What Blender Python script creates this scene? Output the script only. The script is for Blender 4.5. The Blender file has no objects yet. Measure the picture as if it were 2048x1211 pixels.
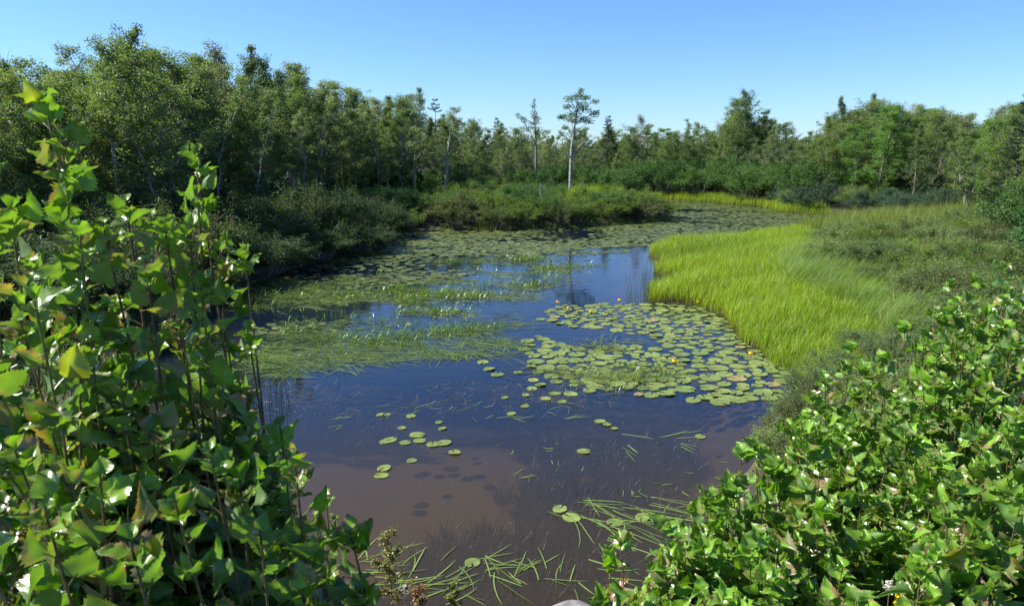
import bpy, math, random
import numpy as np
from mathutils import Vector
R = math.radians
rng = np.random.default_rng(11)
C = bpy.context.scene.collection
SC = bpy.context.scene
# ------------------------------------------------------------------ camera
CAM_H = 3.3
FPX = 1410.0            # focal length in photograph pixels (2048 wide)
PITCH = math.atan(305.5 / FPX)
cd = bpy.data.cameras.new('camera'); cam = bpy.data.objects.new('camera', cd); C.objects.link(cam)
cam.location = (0, 0, CAM_H); cam.rotation_euler = (R(90) - PITCH, 0, 0)
cd.sensor_width = 36; cd.lens = 36 * FPX / 2048
cd.clip_start = 0.05; cd.clip_end = 5000
cd.dof.use_dof = True; cd.dof.focus_distance = 11; cd.dof.aperture_fstop = 14
SC.camera = cam
# ------------------------------------------------------------------ light
SUN_EL, SUN_AZ = 46, -84          # azimuth from +Y, clockwise
w = bpy.data.worlds.new('World'); SC.world = w; w.use_nodes = True
nt = w.node_tree; sky = nt.nodes.new('ShaderNodeTexSky'); sky.sky_type = 'NISHITA'
sky.sun_disc = False; sky.sun_elevation = R(SUN_EL); sky.sun_rotation = R(SUN_AZ)
sky.altitude = 0; sky.air_density = 1.0; sky.dust_density = 0.1; sky.ozone_density = 3.5
tint = nt.nodes.new('ShaderNodeMix'); tint.data_type = 'RGBA'; tint.blend_type = 'MULTIPLY'; tint.inputs[0].default_value = 1
tint.inputs[7].default_value = (.64, .86, 1.22, 1); nt.links.new(sky.outputs[0], tint.inputs[6])
nt.links.new(tint.outputs[2], nt.nodes['Background'].inputs[0])
nt.nodes['Background'].inputs[1].default_value = 0.080
sd_ = bpy.data.lights.new('sun', 'SUN'); so = bpy.data.objects.new('sun', sd_); C.objects.link(so)
sd_.energy = 5.0; sd_.angle = R(0.53); sd_.color = (1, .955, .88)
sv = Vector((math.cos(R(SUN_EL)) * math.sin(R(SUN_AZ)), math.cos(R(SUN_EL)) * math.cos(R(SUN_AZ)), math.sin(R(SUN_EL))))
so.rotation_euler = sv.to_track_quat('Z', 'Y').to_euler()
SC.view_settings.view_transform = 'Standard'; SC.view_settings.look = 'None'
SC.view_settings.exposure = 1.0; SC.view_settings.gamma = 1
SC.cycles.max_bounces = 8; SC.cycles.diffuse_bounces = 3; SC.cycles.glossy_bounces = 3
SC.cycles.transparent_max_bounces = 12; SC.cycles.use_denoising = True

# ------------------------------------------------------------------ helpers
FW = np.array([0, math.cos(PITCH), -math.sin(PITCH)]); UPV = np.array([0, math.sin(PITCH), math.cos(PITCH)])
def ray(px, py): return FW + np.array([1, 0, 0]) * (px - 1024) / FPX + UPV * (605.5 - py) / FPX
def at(px, py, d): return np.array([0, 0, CAM_H]) + ray(px, py) * d       # a point at depth d
def on(px, py, z=0.0):                                                    # where a pixel's ray meets height z
    r = ray(px, py); t = (z - CAM_H) / r[2]
    return np.array([0, 0, CAM_H]) + r * t
def xat(px, Y): return (px - 1024) / FPX * (Y * math.cos(PITCH) + 0.55)   # about the x of a column at distance Y
def norm(a): return a / np.maximum(np.linalg.norm(a, axis=-1, keepdims=True), 1e-9)

class MB:
    """collects vertices, faces, a tint per vertex and optional uv; builds ONE mesh"""
    def __init__(s): s.V = []; s.F = []; s.T = []; s.U = []; s.n = 0
    def add(s, V, F, tint=(1, 1, 1), uv=None):
        V = np.asarray(V, float).reshape(-1, 3); F = np.asarray(F, int)
        s.V.append(V); s.F.append(F + s.n); s.n += len(V)
        t = np.asarray(tint, float)
        s.T.append(np.broadcast_to(t, (len(V), 3)) if t.ndim == 1 else t)
        s.U.append(np.zeros((len(V), 2)) if uv is None else uv)
    def mesh(s, name, mat, smooth=True):
        me = bpy.data.meshes.new(name)
        V = np.vstack(s.V); me.vertices.add(len(V)); me.vertices.foreach_set('co', V.ravel())
        idx = np.concatenate([f.ravel() for f in s.F])
        tot = np.concatenate([np.full(len(f), f.shape[1]) for f in s.F])
        me.loops.add(len(idx)); me.loops.foreach_set('vertex_index', idx.astype(np.int32))
        me.polygons.add(len(tot)); st = np.concatenate([[0], np.cumsum(tot)[:-1]])
        me.polygons.foreach_set('loop_start', st.astype(np.int32))
        me.polygons.foreach_set('use_smooth', np.full(len(tot), smooth))
        me.update(calc_edges=True)
        T = np.vstack(s.T); a = me.color_attributes.new('tint', 'FLOAT_COLOR', 'POINT')
        a.data.foreach_set('color', np.hstack([T, np.ones((len(T), 1))]).ravel().astype(np.float32))
        U = np.vstack(s.U)
        if np.any(U):
            l = me.uv_layers.new(name='UVMap'); l.data.foreach_set('uv', U[idx].ravel().astype(np.float32))
        me.materials.append(mat)
        return me
    def build(s, name, mat, parent=None, smooth=True):
        o = bpy.data.objects.new(name, s.mesh(name, mat, smooth)); C.objects.link(o)
        if parent: o.parent = parent
        return o
def tag(o, label=None, cat=None, group=None, kind=None):
    if label: o['label'] = label
    if cat: o['category'] = cat
    if group: o['group'] = group
    if kind: o['kind'] = kind
    return o
def empty(name, loc=(0, 0, 0)):
    o = bpy.data.objects.new(name, None); C.objects.link(o); o.location = loc; o.empty_display_size = .1
    return o
def dup(root, loc, rz=0, sc=(1, 1, 1), label=None):
    r = root.copy(); C.objects.link(r); r.location = loc; r.rotation_euler = (0, 0, rz); r.scale = sc
    if label: r['label'] = label
    for ch in root.children:
        c = ch.copy(); C.objects.link(c); c.parent = r
    return r

def tube(mb, P, rad, k=5, tint=(1, 1, 1)):
    P = np.asarray(P, float); n = len(P); rad = np.broadcast_to(rad, (n,))
    T = norm(np.gradient(P, axis=0)); ref = np.array([0.3, 1, 0.1]) if abs(T[0][2]) > .7 else np.array([0, 0, 1.0])
    A = norm(np.cross(T, ref)); B = np.cross(T, A)
    a = np.arange(k) / k * 2 * np.pi
    V = P[:, None] + (A[:, None] * np.cos(a)[None, :, None] + B[:, None] * np.sin(a)[None, :, None]) * rad[:, None, None]
    i = np.arange(n - 1)[:, None] * k; j = np.arange(k)[None]; j2 = (j + 1) % k
    F = np.stack([i + j, i + j2, i + k + j2, i + k + j], -1).reshape(-1, 4)
    mb.add(V, F, tint)

def leafquads(mb, P, L, W, tint, up=0.5, axis=None, r=rng):
    """n small diamond leaves, folded a little"""
    n = len(P)
    A = r.normal(size=(n, 3)); A[:, 2] *= .5
    if axis is not None: A = A * .45 + axis
    A = norm(A)
    Nn = r.normal(size=(n, 3)); Nn[:, 2] = np.abs(Nn[:, 2]) + up
    S = norm(np.cross(A, Nn)); N2 = np.cross(S, A)
    L = np.broadcast_to(L, (n,))[:, None]; W = np.broadcast_to(W, (n,))[:, None]
    V = np.stack([P, P + A * L * .45 + S * W * .5 + N2 * W * .12, P + A * L - N2 * L * .12, P + A * L * .45 - S * W * .5 + N2 * W * .12], 1)
    F = np.arange(n * 4).reshape(n, 4)
    t = np.broadcast_to(tint, (n, 3)); mb.add(V, F, np.repeat(t, 4, 0))

def blades(mb, P, D, H, W, bend, tint, seg=4, r=rng, face=None, tipc=None, floaty=False, rootc=None):
    """grass blades: base P, lean direction D (n,3 unit, horizontal), height H, width W, bend 0..2"""
    n = len(P); H = np.broadcast_to(H, (n,)); W = np.broadcast_to(W, (n,)); bend = np.broadcast_to(bend, (n,))
    t = np.linspace(0, 1, seg + 1)
    ang = bend[:, None] * t[None]                      # angle from vertical grows along the blade
    dz = np.cos(ang); dh = np.sin(ang)
    z = np.cumsum(dz, 1) - dz[:, :1]; h = np.cumsum(dh, 1) - dh[:, :1]
    z = z / seg * H[:, None]; h = h / seg * H[:, None]
    M = P[:, None] + D[:, None] * h[..., None] + np.array([0, 0, 1.0]) * z[..., None]
    S = np.cross(D, [0, 0, 1.0])
    if face is None:
        tw = r.uniform(-1, 1, n)[:, None]; S = norm(S + D * tw)
    else: S = np.broadcast_to(face, S.shape)
    wd = (W[:, None] * np.array([1 - .95 * x ** 2.2 for x in t])[None])[..., None] * .5
    V = np.stack([M - S[:, None] * wd, M + S[:, None] * wd], 2).reshape(n, -1, 3)
    if floaty: V[..., 2] = np.maximum(V[..., 2], .006)
    m = (seg + 1) * 2; i = np.arange(seg) * 2
    f = np.stack([i, i + 1, i + 3, i + 2], -1)
    F = (f[None] + (np.arange(n) * m)[:, None, None]).reshape(-1, 4)
    t3 = np.broadcast_to(tint, (n, 3)); T = np.repeat(t3[:, None], m, 1)
    if tipc is not None:
        k = (np.repeat(t, 2) ** 2)[None, :, None]; T = T * (1 - k) + np.asarray(tipc) * k
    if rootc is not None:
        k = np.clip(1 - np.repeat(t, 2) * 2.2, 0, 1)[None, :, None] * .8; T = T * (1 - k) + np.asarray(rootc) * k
    mb.add(V, F, T.reshape(-1, 3))

def vnoise(X, Y, s, seed=0):
    """cheap smooth noise"""
    rr = np.random.default_rng(seed); v = 0
    for k in range(5):
        a = rr.uniform(0, 2 * np.pi); f = s * rr.uniform(.6, 1.8); p = rr.uniform(0, 6.28)
        v = v + np.sin((X * np.cos(a) + Y * np.sin(a)) * f + p + 1.3 * np.sin((Y * np.cos(a) - X * np.sin(a)) * f * .7 + p))
    return v / 5

# ------------------------------------------------------------------ materials
def mat(name):
    m = bpy.data.materials.new(name); m.use_nodes = True
    t = m.node_tree; t.nodes.clear(); return m, t, t.nodes, t.links
def N(t, kind, **kw):
    n = t.nodes.new(kind)
    for k, v in kw.items():
        if k in n.inputs: n.inputs[k].default_value = v
        else: setattr(n, k, v)
    return n
def mixc(t, fac, a, b, mode='MIX'):
    n = t.nodes.new('ShaderNodeMix'); n.data_type = 'RGBA'; n.blend_type = mode
    for s, v in ((0, fac), (6, a), (7, b)):
        if hasattr(v, 'is_output'): t.links.new(v, n.inputs[s])
        else: n.inputs[s].default_value = v if s == 0 else (*v, 1)
    return n.outputs[2]
def foliage(name, rough=.45, trans=.35, tcol=(1.5, 1.7, .6), spec=.5, objvar=.25):
    m, t, n, l = mat(name)
    at_ = N(t, 'ShaderNodeAttribute', attribute_name='tint')
    oi = n.new('ShaderNodeObjectInfo')
    hs = N(t, 'ShaderNodeHueSaturation'); l.new(at_.outputs['Color'], hs.inputs['Color'])
    mr = N(t, 'ShaderNodeMapRange'); l.new(oi.outputs['Random'], mr.inputs[0])
    mr.inputs[3].default_value = 1 - objvar; mr.inputs[4].default_value = 1 + objvar
    l.new(mr.outputs[0], hs.inputs['Value'])
    mh = N(t, 'ShaderNodeMapRange'); l.new(oi.outputs['Random'], mh.inputs[0]); mh.inputs[3].default_value = .515; mh.inputs[4].default_value = .485
    l.new(mh.outputs[0], hs.inputs['Hue'])
    p = N(t, 'ShaderNodeBsdfPrincipled', Roughness=rough); p.inputs['Specular IOR Level'].default_value = spec
    l.new(hs.outputs[0], p.inputs['Base Color'])
    tr = n.new('ShaderNodeBsdfTranslucent'); l.new(mixc(t, 1, hs.outputs[0], tcol, 'MULTIPLY'), tr.inputs[0])
    mx = N(t, 'ShaderNodeMixShader'); mx.inputs[0].default_value = trans
    l.new(p.outputs[0], mx.inputs[1]); l.new(tr.outputs[0], mx.inputs[2])
    o = n.new('ShaderNodeOutputMaterial'); l.new(mx.outputs[0], o.inputs[0])
    return m
M_TREE = foliage('tree_leaf', .5, .42, spec=.45)
M_NEEDLE = foliage('needle', .5, .12, spec=.4)
M_SHRUB = foliage('shrub_leaf', .55, .33, spec=.35, objvar=.2)
M_GRASS = foliage('marsh_grass', .5, .45, (1.5, 1.5, .5), objvar=0)
M_WEED = foliage('floating_grass', .35, .2, objvar=0)
M_PETAL = foliage('petal', .4, .3, (1.2, 1.1, .6), objvar=0)

def leafmat():
    m, t, n, l = mat('sapling_leaf')
    at_ = N(t, 'ShaderNodeAttribute', attribute_name='tint'); uv = n.new('ShaderNodeTexCoord')
    sx = n.new('ShaderNodeSeparateXYZ'); l.new(uv.outputs['UV'], sx.inputs[0])
    au = N(t, 'ShaderNodeMath', operation='ABSOLUTE'); l.new(sx.outputs[0], au.inputs[0])
    # side veins: bands of t - 0.5|u|
    a1 = N(t, 'ShaderNodeMath', operation='MULTIPLY'); l.new(au.outputs[0], a1.inputs[0]); a1.inputs[1].default_value = .38
    s1 = N(t, 'ShaderNodeMath', operation='SUBTRACT'); l.new(sx.outputs[1], s1.inputs[0]); l.new(a1.outputs[0], s1.inputs[1])
    m1 = N(t, 'ShaderNodeMath', operation='MULTIPLY'); l.new(s1.outputs[0], m1.inputs[0]); m1.inputs[1].default_value = 8.0
    f1 = N(t, 'ShaderNodeMath', operation='FRACT'); l.new(m1.outputs[0], f1.inputs[0])
    g1 = N(t, 'ShaderNodeMath', operation='LESS_THAN'); l.new(f1.outputs[0], g1.inputs[0]); g1.inputs[1].default_value = .13
    g2 = N(t, 'ShaderNodeMath', operation='LESS_THAN'); l.new(au.outputs[0], g2.inputs[0]); g2.inputs[1].default_value = .035
    vn = N(t, 'ShaderNodeMath', operation='MAXIMUM'); l.new(g1.outputs[0], vn.inputs[0]); l.new(g2.outputs[0], vn.inputs[1])
    vf = N(t, 'ShaderNodeMath', operation='MULTIPLY'); l.new(vn.outputs[0], vf.inputs[0]); vf.inputs[1].default_value = .3
    vc = mixc(t, 1, at_.outputs['Color'], (1.7, 1.6, 1.5), 'MULTIPLY')
    base = mixc(t, vf.outputs[0], at_.outputs['Color'], vc)
    # mottling
    obj = uv.outputs['Object']
    no = N(t, 'ShaderNodeTexNoise', Scale=28.0, Detail=4.0); l.new(obj, no.inputs['Vector'])
    mr = N(t, 'ShaderNodeMapRange'); l.new(no.outputs[0], mr.inputs[0]); mr.inputs[1].default_value = .35; mr.inputs[2].default_value = .65; mr.inputs[3].default_value = .75; mr.inputs[4].default_value = 1.25
    hs = N(t, 'ShaderNodeHueSaturation'); l.new(base, hs.inputs['Color']); l.new(mr.outputs[0], hs.inputs['Value'])
    # dried tan margins and blotches, where the alpha-like attribute says the leaf is damaged
    dm = N(t, 'ShaderNodeAttribute', attribute_name='dry')
    n2 = N(t, 'ShaderNodeTexNoise', Scale=22.0, Detail=3.0); l.new(obj, n2.inputs['Vector'])
    e1 = N(t, 'ShaderNodeMath', operation='MULTIPLY_ADD'); l.new(au.outputs[0], e1.inputs[0]); e1.inputs[1].default_value = .35
    l.new(n2.outputs[0], e1.inputs[2])
    e2 = N(t, 'ShaderNodeMath', operation='MULTIPLY_ADD'); l.new(dm.outputs['Fac'], e2.inputs[0]); e2.inputs[1].default_value = .42; l.new(e1.outputs[0], e2.inputs[2])
    e3 = N(t, 'ShaderNodeMapRange'); l.new(e2.outputs[0], e3.inputs[0]); e3.inputs[1].default_value = .95; e3.inputs[2].default_value = 1.0
    n3 = N(t, 'ShaderNodeTexNoise', Scale=60.0); l.new(obj, n3.inputs['Vector'])
    tan = mixc(t, n3.outputs[0], (.13, .06, .02), (.42, .32, .16))
    col = mixc(t, e3.outputs[0], hs.outputs[0], tan)
    # paler underside
    gb = n.new('ShaderNodeNewGeometry')
    pale = mixc(t, .5, col, (.12, .19, .08))
    col2 = mixc(t, gb.outputs['Backfacing'], col, pale)
    bh = N(t, 'ShaderNodeMath', operation='MULTIPLY_ADD'); l.new(vn.outputs[0], bh.inputs[0]); bh.inputs[1].default_value = -.6; l.new(no.outputs[0], bh.inputs[2])
    bp = N(t, 'ShaderNodeBump', Strength=.35, Distance=.0025); l.new(bh.outputs[0], bp.inputs['Height'])
    p = N(t, 'ShaderNodeBsdfPrincipled', Roughness=.27); l.new(col2, p.inputs['Base Color']); l.new(bp.outputs[0], p.inputs['Normal'])
    rr = N(t, 'ShaderNodeMapRange'); l.new(gb.outputs['Backfacing'], rr.inputs[0]); rr.inputs[3].default_value = .28; rr.inputs[4].default_value = .55; l.new(rr.outputs[0], p.inputs['Roughness'])
    p.inputs['Specular IOR Level'].default_value = .6
    tr = n.new('ShaderNodeBsdfTranslucent'); l.new(mixc(t, 1, col2, (1.9, 2.2, .4), 'MULTIPLY'), tr.inputs[0])
    mx = N(t, 'ShaderNodeMixShader'); mx.inputs[0].default_value = .3
    l.new(p.outputs[0], mx.inputs[1]); l.new(tr.outputs[0], mx.inputs[2])
    o = n.new('ShaderNodeOutputMaterial'); l.new(mx.outputs[0], o.inputs[0]); return m
M_LEAF = leafmat()

def bark(name, c1, c2, scale=6, stretch=3):
    m, t, n, l = mat(name)
    tc = n.new('ShaderNodeTexCoord'); mp = N(t, 'ShaderNodeMapping'); mp.inputs['Scale'].default_value = (1, 1, stretch); l.new(tc.outputs['Object'], mp.inputs[0])
    no = N(t, 'ShaderNodeTexNoise', Scale=scale, Detail=6.0, Roughness=.7); l.new(mp.outputs[0], no.inputs['Vector'])
    r = n.new('ShaderNodeValToRGB'); l.new(no.outputs[0], r.inputs[0]); r.color_ramp.elements[0].position = .38; r.color_ramp.elements[1].position = .62
    r.color_ramp.elements[0].color = (*c1, 1); r.color_ramp.elements[1].color = (*c2, 1)
    p = N(t, 'ShaderNodeBsdfPrincipled', Roughness=.85); l.new(r.outputs[0], p.inputs['Base Color'])
    b = N(t, 'ShaderNodeBump', Strength=.5, Distance=.01); l.new(no.outputs[0], b.inputs['Height']); l.new(b.outputs[0], p.inputs['Normal'])
    o = n.new('ShaderNodeOutputMaterial'); l.new(p.outputs[0], o.inputs[0]); return m
M_BARK = bark('bark_grey', (.12, .10, .085), (.3, .28, .24))
M_PALE = bark('bark_pale', (.12, .11, .095), (.38, .36, .32))
M_DARKB = bark('bark_dark', (.03, .025, .02), (.09, .075, .06))
M_STEM = bark('sapling_stem', (.09, .05, .02), (.17, .13, .05), 30)
M_STEMG = bark('green_stem', (.10, .12, .03), (.2, .22, .07), 30)
M_ROCK = bark('rock', (.11, .10, .09), (.24, .225, .21), 9, 1)

def groundmat():
    m, t, n, l = mat('soil')
    g = n.new('ShaderNodeNewGeometry')
    a = N(t, 'ShaderNodeTexNoise', Scale=1.3, Detail=8.0, Roughness=.7); l.new(g.outputs['Position'], a.inputs['Vector'])
    c = n.new('ShaderNodeValToRGB'); l.new(a.outputs[0], c.inputs[0])
    c.color_ramp.elements[0].position = .35; c.color_ramp.elements[0].color = (.028, .022, .013, 1)
    c.color_ramp.elements[1].position = .7; c.color_ramp.elements[1].color = (.045, .055, .018, 1)
    sx = n.new('ShaderNodeSeparateXYZ'); l.new(g.outputs['Position'], sx.inputs[0])
    mr = N(t, 'ShaderNodeMapRange'); l.new(sx.outputs[2], mr.inputs[0]); mr.inputs[1].default_value = -.02; mr.inputs[2].default_value = .06
    b = N(t, 'ShaderNodeTexNoise', Scale=.5, Detail=5.0); l.new(g.outputs['Position'], b.inputs['Vector'])
    mud0 = mixc(t, b.outputs[0], (.12, .088, .036), (.09, .068, .03))
    md = N(t, 'ShaderNodeMapRange'); l.new(sx.outputs[2], md.inputs[0]); md.inputs[1].default_value = -.42; md.inputs[2].default_value = -.7
    mud = mixc(t, md.outputs[0], mud0, (.02, .019, .016))
    p = N(t, 'ShaderNodeBsdfPrincipled', Roughness=.95); l.new(mixc(t, mr.outputs[0], mud, c.outputs[0]), p.inputs['Base Color'])
    bu = N(t, 'ShaderNodeBump', Strength=.6, Distance=.05); l.new(a.outputs[0], bu.inputs['Height']); l.new(bu.outputs[0], p.inputs['Normal'])
    o = n.new('ShaderNodeOutputMaterial'); l.new(p.outputs[0], o.inputs[0]); return m

def watermat():
    m, t, n, l = mat('pond_water')
    g = n.new('ShaderNodeNewGeometry')
    mp = N(t, 'ShaderNodeMapping'); mp.inputs['Scale'].default_value = (1.0, 1.9, 1); l.new(g.outputs['Position'], mp.inputs[0])
    a = N(t, 'ShaderNodeTexNoise', Scale=2.6, Detail=2.5, Roughness=.5); l.new(mp.outputs[0], a.inputs['Vector'])
    bg = N(t, 'ShaderNodeTexNoise', Scale=.14, Detail=1.0); l.new(g.outputs['Position'], bg.inputs['Vector'])
    bs = N(t, 'ShaderNodeMapRange'); l.new(bg.outputs[0], bs.inputs[0]); bs.inputs[1].default_value = .4; bs.inputs[2].default_value = .65; bs.inputs[3].default_value = .25; bs.inputs[4].default_value = 1.0
    bu = N(t, 'ShaderNodeBump', Distance=.006); l.new(a.outputs[0], bu.inputs['Height']); l.new(bs.outputs[0], bu.inputs['Strength'])
    fr = N(t, 'ShaderNodeFresnel', IOR=1.4); l.new(bu.outputs[0], fr.inputs['Normal'])
    gl = N(t, 'ShaderNodeBsdfGlossy', Roughness=.015); gl.inputs[0].default_value = (1, 1, 1, 1); l.new(bu.outputs[0], gl.inputs['Normal'])
    # suspended silt scatters light near the bank, the rest of the light goes on to the bed
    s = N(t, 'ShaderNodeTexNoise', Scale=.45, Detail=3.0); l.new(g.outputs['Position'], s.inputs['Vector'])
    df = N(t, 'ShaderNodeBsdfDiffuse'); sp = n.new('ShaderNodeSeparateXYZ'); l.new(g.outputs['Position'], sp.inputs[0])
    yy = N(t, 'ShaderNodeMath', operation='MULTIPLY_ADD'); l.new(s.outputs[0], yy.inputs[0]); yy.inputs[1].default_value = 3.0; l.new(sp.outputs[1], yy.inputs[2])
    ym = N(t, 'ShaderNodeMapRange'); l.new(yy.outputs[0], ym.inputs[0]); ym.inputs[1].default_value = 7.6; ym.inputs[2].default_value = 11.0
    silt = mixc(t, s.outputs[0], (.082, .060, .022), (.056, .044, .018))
    l.new(mixc(t, ym.outputs[0], silt, (.009, .021, .046)), df.inputs[0])  # far out, blue of the sky reflection is mixed into the diffuse colour
    tp = N(t, 'ShaderNodeBsdfTransparent'); tp.inputs[0].default_value = (.8, .7, .6, 1)
    m1 = N(t, 'ShaderNodeMixShader'); m1.inputs[0].default_value = .4; l.new(tp.outputs[0], m1.inputs[1]); l.new(df.outputs[0], m1.inputs[2])
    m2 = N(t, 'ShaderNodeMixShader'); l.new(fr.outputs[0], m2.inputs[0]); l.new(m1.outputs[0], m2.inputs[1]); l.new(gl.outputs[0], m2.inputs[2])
    o = n.new('ShaderNodeOutputMaterial'); l.new(m2.outputs[0], o.inputs[0]); return m

def padmat():
    m, t, n, l = mat('lily_pad')
    at_ = N(t, 'ShaderNodeAttribute', attribute_name='tint'); g = n.new('ShaderNodeNewGeometry')
    a = N(t, 'ShaderNodeTexNoise', Scale=14.0, Detail=4.0); l.new(g.outputs['Position'], a.inputs['Vector'])
    mr = N(t, 'ShaderNodeMapRange'); l.new(a.outputs[0], mr.inputs[0]); mr.inputs[1].default_value = .3; mr.inputs[2].default_value = .7; mr.inputs[3].default_value = .72; mr.inputs[4].default_value = 1.25
    hs = N(t, 'ShaderNodeHueSaturation'); l.new(at_.outputs[0], hs.inputs['Color']); l.new(mr.outputs[0], hs.inputs['Value'])
    p = N(t, 'ShaderNodeBsdfPrincipled', Roughness=.5); p.inputs['Specular IOR Level'].default_value = .35; l.new(hs.outputs[0], p.inputs['Base Color'])
    b = N(t, 'ShaderNodeBump', Strength=.4, Distance=.006); l.new(a.outputs[0], b.inputs['Height']); l.new(b.outputs[0], p.inputs['Normal'])
    o = n.new('ShaderNodeOutputMaterial'); l.new(p.outputs[0], o.inputs[0]); return m
M_PAD = padmat()

# ------------------------------------------------------------------ the shoreline, ground and water
shore_px = [(520, 562), (560, 545), (640, 522), (730, 500), (770, 475), (780, 462), (870, 459), (1000, 460), (1130, 456), (1250, 448), (1330, 441), (1350, 434),
            (1320, 420), (1240, 404), (1180, 398), (1240, 394), (1330, 397), (1430, 404), (1540, 412), (1580, 425), (1700, 430), (1760, 440), (1700, 450),
            (1600, 461), (1490, 482), (1400, 490), (1310, 497), (1300, 510), (1335, 524), (1350, 533), (1312, 543), (1322, 551), (1368, 560), (1345, 572), (1318, 582), (1304, 603), (1410, 612), (1455, 632),
            (1480, 668), (1530, 702), (1575, 728), (1602, 752), (1602, 800), (1575, 850), (1500, 930), (1440, 1010)]
W = [on(*p)[:2] for p in shore_px] + [np.array(p) for p in ((1.9, 5.2), (1.2, 4.6), (.2, 4.35), (-.8, 4.4), (-1.6, 4.5), (-2.6, 4.8), (-3.9, 6.2), (-5.0, 8.5), (-6.1, 11.5), (-6.6, 14.5))]
W = np.array(W)
def sdist(X, Y):
    """distance from the shoreline, positive on land"""
    X = np.asarray(X, float); Y = np.asarray(Y, float); d = np.full(X.shape, 1e9); ins = np.zeros(X.shape, bool)
    for i in range(len(W)):
        a = W[i]; b = W[(i + 1) % len(W)]; e = b - a
        t = np.clip(((X - a[0]) * e[0] + (Y - a[1]) * e[1]) / (e @ e), 0, 1)
        d = np.minimum(d, np.hypot(X - a[0] - t * e[0], Y - a[1] - t * e[1]))
        if a[1] != b[1]:
            c = ((a[1] > Y) != (b[1] > Y)) & (X < (b[0] - a[0]) * (Y - a[1]) / (b[1] - a[1]) + a[0]); ins ^= c
    return np.where(ins, -d, d)
def ss(x): x = np.clip(x, 0, 1); return x * x * (3 - 2 * x)
def gh(X, Y):
    X = np.asarray(X, float); Y = np.asarray(Y, float); s = sdist(X, Y)
    z = np.where(s > 0, .32 * (1 - np.exp(-s * 1.2)), np.maximum(-.4 - .4 * ss((Y - 7.5) / 3), s * .45)) + .05 * vnoise(X, Y, .9, 3) * np.clip(s, 0, 1)
    z = z + 1.45 * ss((4.3 - Y) / 3.9) * np.exp(-(X / 14) ** 2)
    z = z + .6 * ss((X - 2.6) / 1.6) * ss((8.2 - Y) / 3.5) * (s > 0) * np.clip(s, 0, 1) * ss((Y + 30) / 10) * np.exp(-(X / 14) ** 2)
    return z
def grid(xs, ys):
    X, Y = np.meshgrid(xs, ys); Z = gh(X, Y); ny, nx = X.shape
    i = np.arange(ny - 1)[:, None] * nx + np.arange(nx - 1)[None]
    return np.stack([X, Y, Z], -1).reshape(-1, 3), np.stack([i, i + 1, i + nx + 1, i + nx], -1).reshape(-1, 4)
xs = np.concatenate([[-3000, -800, -250, -120], np.arange(-70, -12, 1.5), np.arange(-12, 14, .3), np.arange(14, 71, 1.5), [120, 250, 800, 3000]])
ys = np.concatenate([[-400, -80, -20], np.arange(-6, 30, .3), np.arange(30, 75, .8), [90, 130, 250, 800, 3500]])
g = MB(); g.add(*grid(xs, ys)); tag(g.build('ground', groundmat()), kind='structure')
wv = MB(); wv.add([(-14, 3.2, 0), (26, 3.2, 0), (40, 62, 0), (-20, 62, 0)], [(0, 1, 2, 3)])
tag(wv.build('water', watermat()), kind='structure')

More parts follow.
